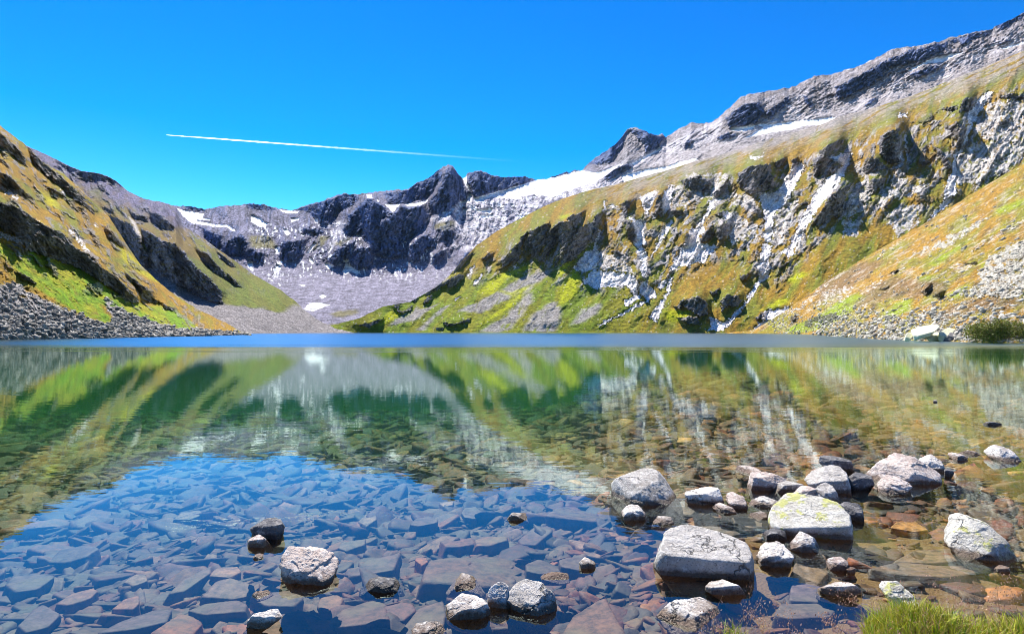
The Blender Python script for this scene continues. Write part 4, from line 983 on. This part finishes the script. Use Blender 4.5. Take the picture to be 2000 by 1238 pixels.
def stone_mat(name, use_attr):
    m, n = newmat(name)
    out = N(n, "ShaderNodeOutputMaterial"); bs = N(n, "ShaderNodeBsdfPrincipled", i_Roughness=0.7)
    tc = N(n, "ShaderNodeNewGeometry")
    a = N(n, "ShaderNodeTexNoise", i_Scale=14.0, i_Detail=7.0, i_Roughness=0.7); n.links.new(tc.outputs["Position"], a.inputs["Vector"])
    b = N(n, "ShaderNodeTexNoise", i_Scale=3.5, i_Detail=3.0); n.links.new(tc.outputs["Position"], b.inputs["Vector"])
    if use_attr:
        src = N(n, "ShaderNodeAttribute", attribute_name="Col").outputs["Color"]
    else:
        src = N(n, "ShaderNodeObjectInfo").outputs["Color"]
    mr = N(n, "ShaderNodeMapRange", i_1=0.32, i_2=0.70, i_3=0.2, i_4=2.1); n.links.new(a.outputs[0], mr.inputs[0])
    sc = N(n, "ShaderNodeVectorMath", operation='SCALE'); n.links.new(src, sc.inputs[0]); n.links.new(mr.outputs[0], sc.inputs["Scale"])
    mx = N(n, "ShaderNodeMix", data_type='RGBA'); mx.inputs[7].default_value = (0.11, 0.095, 0.05, 1)
    m2 = N(n, "ShaderNodeMapRange", i_1=0.45, i_2=0.7, i_3=0.0, i_4=0.55); n.links.new(b.outputs[0], m2.inputs[0])
    n.links.new(m2.outputs[0], mx.inputs[0]); n.links.new(sc.outputs[0], mx.inputs[6]); n.links.new(mx.outputs[2], bs.inputs["Base Color"])
    bp = N(n, "ShaderNodeBump", i_Strength=0.7, i_Distance=0.012); n.links.new(a.outputs[0], bp.inputs["Height"]); n.links.new(bp.outputs[0], bs.inputs["Normal"])
    n.links.new(bs.outputs[0], out.inputs[0])
    return m
M_st, M_sta = stone_mat("bed_stone", False), stone_mat("bed_stone_mixed", True)

def flat_stone(sub, seed):
    """flat angular stone of unit size lying level"""
    r = np.random.RandomState(seed)
    nsd = r.randint(4, 7)
    ang = np.sort((np.arange(nsd) + r.uniform(-.35, .35, nsd)) / nsd * 2 * math.pi)
    asp = r.uniform(1.1, 1.9)
    pl = []
    for a in ang:
        nr = np.array([math.cos(a), math.sin(a), r.uniform(-.1, .45)]); nr /= np.linalg.norm(nr)
        pl.append((nr, r.uniform(.40, .55) * (1 + (asp - 1) * abs(math.cos(a)))))
    h = r.uniform(.14, .26)
    tn = np.array([r.uniform(-.14, .14), r.uniform(-.14, .14), 1.0]); tn /= np.linalg.norm(tn)
    pl += [(tn, h), (np.array([0, 0, -1.0]), h)]
    v, f = rock_shape(pl, (.5 * asp, .5, .3), sub, 18.0, 0.05, seed, None)
    return v, f

# traced larger stones under the surface
UW = [("M 640,760 680,690 760,660 900,640 1060,625 1180,650 1260,720 1270,790 1100,800 980,780 830,740 700,830 640,830", (0.15, 0.105, 0.075), "huge brown sunken slab behind the clustered white boulders"),
      ("M 1400,1100 1480,960 1660,845 1720,960 1790,1100 1600,1200", (0.17, 0.12, 0.085), "big wedge-shaped sunken slab running off the bottom edge"),
      ("M 1330,455 1400,370 1540,368 1690,400 1600,455 1440,460", (0.16, 0.13, 0.09), "four-sided olive and violet sunken slab in the middle distance"),
      ("M 220,745 330,660 530,630 510,680 490,730 350,745", (0.13, 0.09, 0.085), "flat purple sunken slab below the fractured pink boulder"),
      ("M 1200,560 1180,540 1260,490 1350,490 1370,520 1280,570", (0.14, 0.09, 0.085), "smooth violet oval sunken stone with a dark side"),
      ("M 1410,710 1400,670 1460,645 1570,650 1620,690 1540,735", (0.13, 0.10, 0.09), "sunken brown stone carrying a little white tip"),
      ("M 1215,690 1290,650 1400,690 1430,735 1300,755 1220,740", (0.11, 0.09, 0.09), "dark sunken stone left of the brown stone with a white tip"),
      ("M 410,960 430,920 520,905 600,920 620,950 540,1000 440,990", (0.16, 0.085, 0.08), "plum-coloured sunken stone at the lower centre"),
      ("M 160,1050 100,1010 200,920 350,870 440,900 470,1030 300,1050", (0.13, 0.085, 0.075), "broad dark sunken slab with two white spots"),
      ("M 50,920 70,880 180,860 210,880 190,930 80,950", (0.25, 0.15, 0.09), "squarish orange-brown sunken stone below the fractured pink boulder"),
      ("M 600,670 610,650 670,652 680,675 640,700", (0.42, 0.16, 0.06), "small bright orange sunken stone"),
      ("M 500,1075 620,930 760,885 780,960 760,1040 650,1110", (0.13, 0.10, 0.085), "brown sunken slab with a white lichen disc"),
      ("M 860,400 880,370 940,365 980,400 940,440 880,430", (0.15, 0.13, 0.12), "grey sunken stone crossed by a white vein"),
      ("M 570,465 600,430 680,415 730,440 720,465 620,480", (0.14, 0.10, 0.09), "oval brown-violet sunken stone in the middle of the blue water"),
      ("M 735,345 760,338 820,340 815,365 760,372", (0.40, 0.33, 0.24), "cream sunken stone near the green reflection's tip"),
      ("M 170,600 200,570 330,545 325,575 220,610", (0.20, 0.16, 0.12), "long pale sunken stone right of the fractured pink boulder"),
      ("M 280,450 320,410 385,400 390,440 330,480", (0.28, 0.24, 0.18), "light cracked sunken stone up right of the fractured pink boulder"),
      ("M 740,560 800,535 930,540 935,580 850,600 770,600", (0.19, 0.10, 0.075), "reddish sunken slab right of centre"),
      ("M 935,545 1000,530 1120,535 1125,565 1020,590 945,580", (0.25, 0.15, 0.08), "tan sunken slab next to the reddish one"),
      ("L 1170,760 1210,710 1320,695 1345,730 1290,765", (0.36, 0.25, 0.18), "light peach diamond-shaped sunken stone"),
      ("L 1340,1100 1430,1020 1660,940 1790,960 1800,1030 1650,1100", (0.15, 0.10, 0.075), "large brown sunken slab behind the long white ridge"),
      ("L 1050,930 1150,890 1330,885 1390,920 1380,970 1150,970", (0.12, 0.09, 0.09), "large dark violet sunken slab with a white fleck"),
      ("L 1110,880 1200,800 1300,775 1420,800 1420,840 1300,870", (0.19, 0.15, 0.12), "rough grey-brown sunken stone left of the fractured pink boulder's foot"),
      ("L 1390,900 1500,850 1640,815 1695,860 1640,920 1480,940", (0.15, 0.12, 0.11), "sunken slab under the low white tip"),
      ("L 820,1090 1000,960 1080,970 1135,1010 1080,1080 950,1100", (0.25, 0.12, 0.06), "rust-red sunken slab at the bottom edge"),
      ("L 530,1090 700,990 860,930 960,930 930,1020 740,1070", (0.11, 0.09, 0.11), "very large dark violet sunken slab at the bottom left"),
      ("L 90,1030 160,960 260,920 340,960 260,1030 140,1060", (0.12, 0.10, 0.11), "dark sunken slab in the bottom left corner"),
      ("L 300,920 400,850 520,815 550,830 500,880 380,925", (0.24, 0.15, 0.11), "long salmon-brown sunken stone at the left"),
      ("L 620,930 690,880 780,865 780,910 740,945", (0.28, 0.17, 0.12), "squarish light brown sunken stone at the lower left"),
      ("L 930,850 1000,790 1150,720 1190,700 1180,740 1040,830", (0.17, 0.11, 0.09), "long narrow brown sunken slab pointing up right"),
      ("L 680,790 740,750 820,745 830,780 740,810", (0.26, 0.22, 0.16), "pale greenish sunken stone left of centre"),
      ("L 270,660 330,600 480,590 560,620 480,660 350,675", (0.12, 0.11, 0.11), "flat dark grey sunken slab toward the left"),
      ("L 970,430 1010,395 1110,392 1130,420 1060,440", (0.28, 0.26, 0.20), "light sunken stone in the far blue water left of centre"),
      ("L 20,810 60,760 180,740 300,755 200,830 80,850", (0.12, 0.10, 0.10), "dark oval sunken slab at the left edge"),
      ("R 1385,400 1410,372 1500,370 1560,410 1500,420", (0.36, 0.20, 0.06), "orange sunken stone left of the long sloping boulder"),
      ("R 1290,590 1400,560 1560,545 1760,570 1780,610 1640,635 1420,620", (0.14, 0.09, 0.06), "long reddish-brown sunken slab in front of the long sloping boulder"),
      ("R 1400,550 1500,490 1700,490 1770,560 1600,570", (0.15, 0.105, 0.07), "brown sunken slab beneath the long sloping boulder"),
      ("R 1740,330 1800,300 1920,310 1990,345 1920,390 1790,360", (0.11, 0.085, 0.06), "dark brown sunken boulder behind the long sloping boulder"),
      ("R 650,345 700,330 800,360 820,390 740,400 670,375", (0.14, 0.10, 0.07), "brown sunken stone between the long slab-topped and lichen boulders"),
      ("R 920,720 930,660 1020,650 1100,700 1080,740", (0.10, 0.07, 0.07), "dark sunken slab by the thin white blade of rock"),
      ("R 850,800 880,740 1050,740 1130,780 1100,820 930,825", (0.10, 0.07, 0.06), "dark sunken slab beside the grass bank"),
      ("R 1250,310 1260,260 1400,260 1470,290 1460,320 1330,330", (0.05, 0.042, 0.036), "blackish sunken boulder under the rounded light pink rock"),
      ("R 930,600 960,540 1090,530 1100,600 1060,640", (0.16, 0.11, 0.07), "brown sunken stone below the white wedge of rock"),
      ("R 380,320 430,265 510,330 470,345", (0.12, 0.09, 0.07), "smooth brown sunken stone at the corner of the speckled grey boulder"),
      ("R 400,440 500,390 640,395 700,430 600,450", (0.12, 0.09, 0.07), "brown sunken slab behind the long slab-topped boulder")]
for k, (txt, c, lab) in enumerate(UW):
    po = P(txt)[0]
    pos = None
    v0, v1 = po[:, 1].min(), po[:, 1].max()
    cy = (v0 + v1) / 2
    right = txt[0] == 'R'
    g0 = on_plane(*po.mean(0), -0.2)
    zt = min(float(bed_z(g0[0], g0[1])) + (0.06 if right else 0.10), -0.03)
    g0 = on_plane(*po.mean(0), zt)
    zt = min(float(bed_z(g0[0], g0[1])) + (0.06 if right else 0.10), -0.03)
    # outline laid on the level of the stone's top, given a real thickness
    W = hull([tuple(on_plane(a, b, zt)[:2]) for a, b in po])
    cen = W.mean(0)
    pl = []
    for i in range(len(W)):
        a, b = W[i], W[(i + 1) % len(W)]
        e_ = b - a
        nr = np.array([e_[1], -e_[0], 0.0]); L_ = np.linalg.norm(nr)
        if L_ < 1e-6: continue
        nr /= L_
        if nr[:2] @ (a - cen) < 0: nr = -nr
        dist = nr[:2] @ (a - cen)
        nr[2] = random.Random(k * 31 + i).uniform(-.15, .55); nr /= np.linalg.norm(nr)
        pl.append((nr, max(dist, 0.02)))
    sx, sy = (W.max(0) - W.min(0)) / 2
    th = min(0.05 if not right else 0.035, 0.35 * min(sx, sy) + 0.02)
    rr_ = random.Random(k)
    tn = np.array([rr_.uniform(-.14, .14), rr_.uniform(-.12, .12), 1.0]); tn /= np.linalg.norm(tn)
    pl += [(tn, th), (np.array([0, 0, -1.0]), th * 1.8)]
    v, f = rock_shape(pl, (sx, sy, max(th * 2, .3 * min(sx, sy))), 4, 26.0, 0.035, 300 + k, None)
    o = mesh_obj("sunken_stone", v, f, M_st, True)
    o.location = (cen[0], cen[1], zt - th)
    o.color = (*(np.array(c) * ([0.95, 0.8, 0.7] if right else [0.62, 0.40, 0.33])), 1)
    tag(o, lab, "stone", "large sunken stones")

# many smaller stones: 14 shapes, 240 laid out one by one, the rest as one mass
PROT = [flat_stone(3, 500 + k) for k in range(14)]
protos = []
me_list = []
for k, (v, f) in enumerate(PROT):
    o = mesh_obj("bed_stone", v, f, M_st, True)
    me_list.append(o)
placed = []
def free(x, y, r, k=0.62):
    for (a, b, c) in placed:
        if (a - x) ** 2 + (b - y) ** 2 < ((r + c) * k) ** 2: return False
    return True
cnt = 0
tries = 0
while cnt < 290 and tries < 60000:
    tries += 1
    Y = 3.0 + 2.6 * rs.rand() ** 1.1
    X = rs.uniform(-1.0, 0.95) * Y * 0.93
    big = rs.rand() < 0.25
    s = rs.uniform(.17, .25) if big else rs.uniform(.09, .17)
    if X > 1.2 and Y < 5.0 and rs.rand() < .7: continue
    if X > 0.85 and Y < 3.4: continue
    if not free(X, Y, s * .6): continue
    placed.append((X, Y, s * .6))
    o = me_list[cnt] if cnt < 14 else me_list[rs.randint(14)].copy()
    if cnt >= 14: COL.objects.link(o)
    zb = float(bed_z(X, Y))
    th = min(0.9, max(.25, (-zb - .03) / (s * .6)))
    o.scale = (s, s * rs.uniform(.7, 1), s * min(1, th))
    o.rotation_euler = (rs.uniform(-.38, .38), rs.uniform(-.38, .38), rs.normal(0.45, 0.5) + (math.pi if rs.rand() < .5 else 0))
    o.location = (X, Y, zb + 0.04 * s)
    c = PAL[rs.choice(len(PAL), p=PW)] * rs.uniform(.75, 1.3)
    o.color = (*c, 1)
    tag(o, "small flat sunken stone, one of many covering the lake bed near the camera", "stone", "small sunken stones on the lake bed")
    cnt += 1

PR2 = [flat_stone(2, 700 + k) for k in range(20)]
PR1 = [flat_stone(1, 800 + k) for k in range(20)]
VV, FF, CC = [], [], []
nvt = 0
def scatter(npt, ylo, yhi, smin, smax, protos_, power=1.0, sink=0.3, xlim=1.12):
    global nvt
    for _ in range(npt):
        Y = ylo + (yhi - ylo) * rs.rand() ** power
        X = rs.uniform(-xlim, xlim) * Y
        s = smin + (smax - smin) * rs.rand() ** 2
        v, f = protos_[rs.randint(len(protos_))]
        a = rs.normal(0.45, 0.6) + (math.pi if rs.rand() < .5 else 0)
        R = np.array([[math.cos(a), -math.sin(a), 0], [math.sin(a), math.cos(a), 0], [0, 0, 1]])
        tl = np.array([[1, 0, 0], [0, 1, 0], [rs.uniform(-.42, .42), rs.uniform(-.42, .42), 1]])
        zb = float(bed_z(X, Y))
        if zb > -0.03: continue
        if X > 1.2 and Y < 5.0 and rs.rand() < .78: continue
        p = (v * [s, s * .85, s * min(.9, max(.2, (-zb - .02) / (s * .5)))]) @ R.T @ tl.T + [X, Y, zb + sink * .1 * s]
        VV.append(p); FF.append(f + nvt); nvt += len(v)
        c = PAL[rs.choice(len(PAL), p=PW)] * rs.uniform(.45, 1.8)
        if X > 0.9 or Y > 9: c = c * [1.6, 1.55, 0.75]
        CC.append(np.repeat(c[None], len(v), 0))
scatter(7400, 2.9, 8.0, .04, .17, PR2, 1.25)
scatter(5200, 6.0, 14.0, .08, .30, PR2, 1.0)
scatter(4200, 12.0, 34.0, .15, .55, PR1, 1.3)
scatter(5000, 2.9, 7.0, .02, .07, PR1, 1.25)
o = mesh_obj("lakebed_pebbles", np.concatenate(VV), np.concatenate(FF), M_sta, True, np.concatenate(CC))
tag(o, "countless small brown and grey stones strewn over the shallow lake bed", "pebbles", None, "stuff")

# ------------------------------------------------------------------ loose stones on the two near slopes
def slope_stones(H, polys, count, smin, smax, cols, seed, label, name):
    r = np.random.RandomState(seed)
    U, V, Y = H['U'], H['V'], H['Y']
    m_ = mask(U, V, polys, 8, 20, seed, 0) > .5
    m_ &= (V < V[0][None] - 0.3)
    cand = np.argwhere(m_)
    wgt = (U[m_] > -60) & (U[m_] < 2060)
    cand = cand[wgt]
    uu, vv_ = U[cand[:, 0], cand[:, 1]], V[cand[:, 0], cand[:, 1]]
    dens = fbm(uu / 40, vv_ / 16, 4, seed + 5) + 1.0 * sstep(75, 15, V[0][cand[:, 1]] - vv_) 
    cand = cand[dens > r.rand(len(cand)) * 0.9 - 0.15]
    pick = cand[r.randint(len(cand), size=count)]
    VVs, FFs, CCs, nn = [], [], [], 0
    for (j, i) in pick:
        y = Y[j, i]
        pos = w2(U[j, i] + r.uniform(-1, 1), V[j, i], y)
        s = (smin + (smax - smin) * r.rand() ** 5) * (y / 130.0) ** 0.5
        v, f = PR1[r.randint(20)]
        a = r.rand() * 6.28
        R = np.array([[math.cos(a), -math.sin(a), 0], [math.sin(a), math.cos(a), 0], [0, 0, 1]])
        q_ = r.normal(size=(3, 3)); q_, _ = np.linalg.qr(q_)
        VVs.append((v * [s, s, s * r.uniform(.9, 2.2)]) @ (q_ if r.rand() < .6 else R.T) + pos + [0, 0, -s * .05]); FFs.append(f + nn); nn += len(v)
        c = np.array(cols[r.randint(len(cols))]) * r.uniform(.7, 1.25)
        CCs.append(np.repeat(c[None], len(v), 0))
    o = mesh_obj(name, np.concatenate(VVs), np.concatenate(FFs), M_sta, True, np.concatenate(CCs))
    tag(o, label, "rubble", None, "stuff")
slope_stones(HE, E_scr, 11000, .13, 1.25, [(.13, .118, .108), (.19, .175, .16), (.08, .073, .07), (.27, .25, .225)], 21, "grey boulder scree along the foot of the left hillside", "left_scree_rubble")
slope_stones(HG, P("m 0,960 300,800 600,900 900,800 1100,700 1290,530 1400,400 1651,280 2300,100 2300,1400 0,1400"), 4200, .12, 1.0, [(.40, .36, .30), (.30, .28, .23), (.52, .48, .40), (.20, .18, .15)], 22, "pale scattered rocks and scree on the near right hillside", "right_scree_rubble")

slope_stones(HG, P("m -700,700 100,450 900,0 1700,-330 2300,-500 2300,1300 0,1300"), 3000, .12, 0.9, [(.40, .36, .30), (.30, .28, .23), (.52, .48, .40)], 23, "single pale stones lying about the grass of the near right hillside", "hillside_rubble")
# ------------------------------------------------------------------ shrub on the right shore
def leaf_mat(name, c1, c2):
    m, n = newmat(name)
    out = N(n, "ShaderNodeOutputMaterial"); bs = N(n, "ShaderNodeBsdfPrincipled", i_Roughness=0.6)
    at = N(n, "ShaderNodeAttribute", attribute_name="Col")
    n.links.new(at.outputs["Color"], bs.inputs["Base Color"])
    tl = N(n, "ShaderNodeBsdfTranslucent"); n.links.new(at.outputs["Color"], tl.inputs[0])
    mx = N(n, "ShaderNodeMixShader", i_0=0.3)
    n.links.new(bs.outputs[0], mx.inputs[1]); n.links.new(tl.outputs[0], mx.inputs[2]); n.links.new(mx.outputs[0], out.inputs[0])
    return m
M_leaf = leaf_mat("leaves", None, None)
def shrub(cu, cv, wpx, hpx, Y, nleaf, seed, label):
    r = np.random.RandomState(seed)
    base = w2(cu, cv, Y)
    w, h = wpx / F * Y, hpx / F * Y
    root = bpy.data.objects.new("shrub", None); COL.objects.link(root); root.location = base
    tag(root, label, "shrub", "shrubs on the right shore")
    cl = r.uniform(-1, 1, (26, 3)) * [w * .42, w * .22, 0] ; cl[:, 2] = h * (0.15 + .5 * r.rand(26)) * (1 - .5 * (np.abs(cl[:, 0]) / (w * .5)) ** 2)
    k = r.randint(26, size=nleaf)
    d = r.normal(size=(nleaf, 3)); d /= np.linalg.norm(d, axis=1)[:, None]
    pc = cl[k] + d * (r.rand(nleaf, 1) ** .4) * [w * .13, w * .13, h * .33]
    a = r.normal(size=(nleaf, 3)); a /= np.linalg.norm(a, axis=1)[:, None]
    b = np.cross(a, r.normal(size=(nleaf, 3))); b /= np.linalg.norm(b, axis=1)[:, None]
    s = (r.uniform(.06, .15, (nleaf, 1)))
    quad = np.stack([pc - a * s, pc + b * s * .6, pc + a * s, pc - b * s * .6], 1).reshape(-1, 3)
    col = np.array((.15, .17, .02)) * r.uniform(.6, 1.6, (nleaf, 1)); col[r.rand(nleaf) < .2] = (.16, .12, .03)
    mesh_obj("crown", quad, np.arange(nleaf * 4).reshape(-1, 4), M_leaf, False, np.repeat(col, 4, 0), root)
    # stems
    sv_, sf_ = [], []
    for q in range(14):
        p0 = np.array([cl[q, 0] * .5, cl[q, 1] * .5, -.1]); p1 = cl[q]
        t = .035
        o_ = len(sv_) * 1
        for pp, tt in ((p0, t), (p1, t * .4)):
            for an in range(4):
                sv_.append(pp + [tt * math.cos(an * 1.57), tt * math.sin(an * 1.57), 0])
        for an in range(4):
            sf_.append((o_ + an, o_ + (an + 1) % 4, o_ + 4 + (an + 1) % 4, o_ + 4 + an))
    mesh_obj("trunk", np.array(sv_), np.array(sf_), M_dark, True, None, root)
    return root
shrub(1945, 665, 115, 48, 80, 12000, 5, "dense dark green low shrub overhanging the water on the right shore")
shrub(1985, 640, 70, 22, 92, 4000, 6, "smaller olive shrub just above the dense dark green one")

# ------------------------------------------------------------------ grass on the near bank
def blades(npt, centres, hgt, wid, seed, seeds=False):
    r = np.random.RandomState(seed)
    V_, Fq, C_ = [], [], []
    nn = 0
    for _ in range(npt):
        bx, by, rx, ry, w_ = centres[r.choice(len(centres), p=[c[4] for c in centres])]
        rad = math.sqrt(r.rand()); an = r.rand() * 6.283
        x, y = bx + rx * rad * math.cos(an), by + ry * rad * math.sin(an)
        z = float(bed_z(x, y))
        if z < (-0.14 if seeds else 0.0): continue
        h = hgt * r.uniform(.45, 1.15); wd = wid * r.uniform(.7, 1.3)
        la = r.rand() * 6.283; ln = h * r.uniform(.15, .75) * (1.8 if r.rand() < .25 else 1.0)
        dx, dy = math.cos(la), math.sin(la)
        sx, sy = -math.sin(la + r.uniform(-1, 1)), math.cos(la + r.uniform(-1, 1))
        t = np.array([0, .35, .7, 1.0])
        px, py, pz = x + dx * ln * t ** 2, y + dy * ln * t ** 2, z + h * (t - .25 * t ** 2 * (ln / h))
        ww = wd * np.array([1, .9, .6, .08])
        for q in range(4):
            V_.append((px[q] - sx * ww[q], py[q] - sy * ww[q], pz[q])); V_.append((px[q] + sx * ww[q], py[q] + sy * ww[q], pz[q]))
        for q in range(3):
            Fq.append((nn + 2 * q, nn + 2 * q + 1, nn + 2 * q + 3, nn + 2 * q + 2))
        k = r.rand()
        if seeds: c = np.array((.30, .17, .09))
        elif k < .26: c = np.array((.19, .29, .012))
        elif k < .80: c = np.array((.36, .36, .02))
        else: c = np.array((.42, .30, .10))
        c = c * r.uniform(.7, 1.3)
        C_ += [c] * 8
        nn += 8
        if seeds:     # loose panicle of grains along the upper third
            for g_ in range(r.randint(14, 26)):
                tt = r.uniform(.62, 1.0)
                spread = .028 * (1.15 - tt) * 2.2
                gx = x + dx * ln * tt ** 2 + r.normal() * spread; gy = y + dy * ln * tt ** 2 + r.normal() * spread; gz = z + h * (tt - .25 * tt ** 2 * (ln / h)) + r.normal() * .006
                s = r.uniform(.0022, .0042)
                a_ = r.normal(size=3) ; a_ /= np.linalg.norm(a_); a_[2] += 1.0
                b_ = np.cross(a_, r.normal(size=3)); b_ /= np.linalg.norm(b_)
                c0 = np.array((gx, gy, gz))
                V_ += [tuple(c0 - a_ * s * 1.2), tuple(c0 + b_ * s * .8), tuple(c0 + a_ * s * 1.2), tuple(c0 - b_ * s * .8)]
                Fq.append((nn, nn + 1, nn + 2, nn + 3))
                C_ += [np.array((.42, .24, .17)) * r.uniform(.6, 1.4)] * 4
                nn += 4
    return np.array(V_), np.array(Fq), np.array(C_)
ctr_g = [(2.55, 2.75, .92, .48, .5), (3.5, 2.65, .8, .45, .26), (1.12, 2.9, .2, .18, .08), (1.98, 2.9, .3, .34, .16)]
v, f, c = blades(20000, ctr_g, .105, .0022, 31)
o = mesh_obj("bank_grass", v, f, M_leaf, False, c)
tag(o, "short green and straw-coloured grass growing on the near bank", "grass", None, "stuff")
ctr_s = [(2.4, 2.85, 1.0, .45, .4), (3.3, 2.8, .8, .5, .2), (1.3, 2.85, .5, .3, .4)]
v, f, c = blades(210, ctr_s, .30, .0010, 32, True)
o = mesh_obj("seed_grass", v, f, M_leaf, False, c)
tag(o, "thin reddish seed-bearing grass stalks rising above the near bank", "grass", None, "stuff")

# ------------------------------------------------------------------ aircraft trail, high and far away
p0, p1 = w2(325, 264, 24000.0), w2(1100, 322, 30000.0)
ax = p1 - p0; LN = np.linalg.norm(ax); ax = ax / LN
up = np.cross(ax, [0, 0, 1.0]); up /= np.linalg.norm(up); up2 = np.cross(ax, up)
nseg, ns = 160, 10
vs = []
for i in range(nseg + 1):
    t = i / nseg
    rad = (7 + 19 * min(1, t * 9) + 24 * t) * (1 + .16 * math.sin(i * 1.7) + .14 * math.sin(i * 4.1) + .1 * math.sin(i * .63))
    for j in range(ns):
        a = j / ns * 2 * math.pi
        vs.append(p0 + ax * LN * t + (up * math.cos(a) + up2 * math.sin(a)) * rad)
fs = [(i * ns + j, i * ns + (j + 1) % ns, (i + 1) * ns + (j + 1) % ns, (i + 1) * ns + j) for i in range(nseg) for j in range(ns)]
m, n = newmat("ice_trail")
out = N(n, "ShaderNodeOutputMaterial"); df = N(n, "ShaderNodeBsdfDiffuse"); df.inputs[0].default_value = (1, 1, 1, 1)
tl = N(n, "ShaderNodeBsdfTranslucent"); tl.inputs[0].default_value = (1, 1, 1, 1)
add = N(n, "ShaderNodeAddShader"); n.links.new(df.outputs[0], add.inputs[0]); n.links.new(tl.outputs[0], add.inputs[1])
tr = N(n, "ShaderNodeBsdfTransparent"); mx = N(n, "ShaderNodeMixShader")
gp = N(n, "ShaderNodeNewGeometry"); sx_ = N(n, "ShaderNodeSeparateXYZ"); n.links.new(gp.outputs["Position"], sx_.inputs[0])
mr = N(n, "ShaderNodeMapRange", i_1=float(p0[0]), i_2=float(p1[0]), i_3=0.80, i_4=-0.02); n.links.new(sx_.outputs[0], mr.inputs[0])
pw = N(n, "ShaderNodeMath", operation='POWER', i_1=2.8, use_clamp=True); n.links.new(mr.outputs[0], pw.inputs[0])
n.links.new(pw.outputs[0], mx.inputs[0]); n.links.new(tr.outputs[0], mx.inputs[1]); n.links.new(add.outputs[0], mx.inputs[2]); n.links.new(mx.outputs[0], out.inputs[0])
o = mesh_obj("aircraft_trail", np.array(vs), np.array(fs), m, True)
tag(o, "thin white aircraft trail crossing the blue sky, fading to the right", "contrail")

# ------------------------------------------------------------------ haze
HAZE = 0.000014
if HAZE > 0:
    m, n = newmat("haze_air")
    out = N(n, "ShaderNodeOutputMaterial"); pv = N(n, "ShaderNodeVolumePrincipled")
    pv.inputs["Color"].default_value = (0.40, 0.68, 1.0, 1); pv.inputs["Density"].default_value = HAZE
    n.links.new(pv.outputs[0], out.inputs["Volume"])
    x0, x1, y0, y1, z0, z1 = -2400, 3400, -60, 3400, -70, 1250
    bx = np.array([(x0, y0, z0), (x1, y0, z0), (x1, y1, z0), (x0, y1, z0), (x0, y0, z1), (x1, y0, z1), (x1, y1, z1), (x0, y1, z1)], float)
    hz = mesh_obj("haze", bx, fc, m, smooth=False)
    tag(hz, kind="stuff", label="thin bluish mountain haze filling the valley", cat="haze")
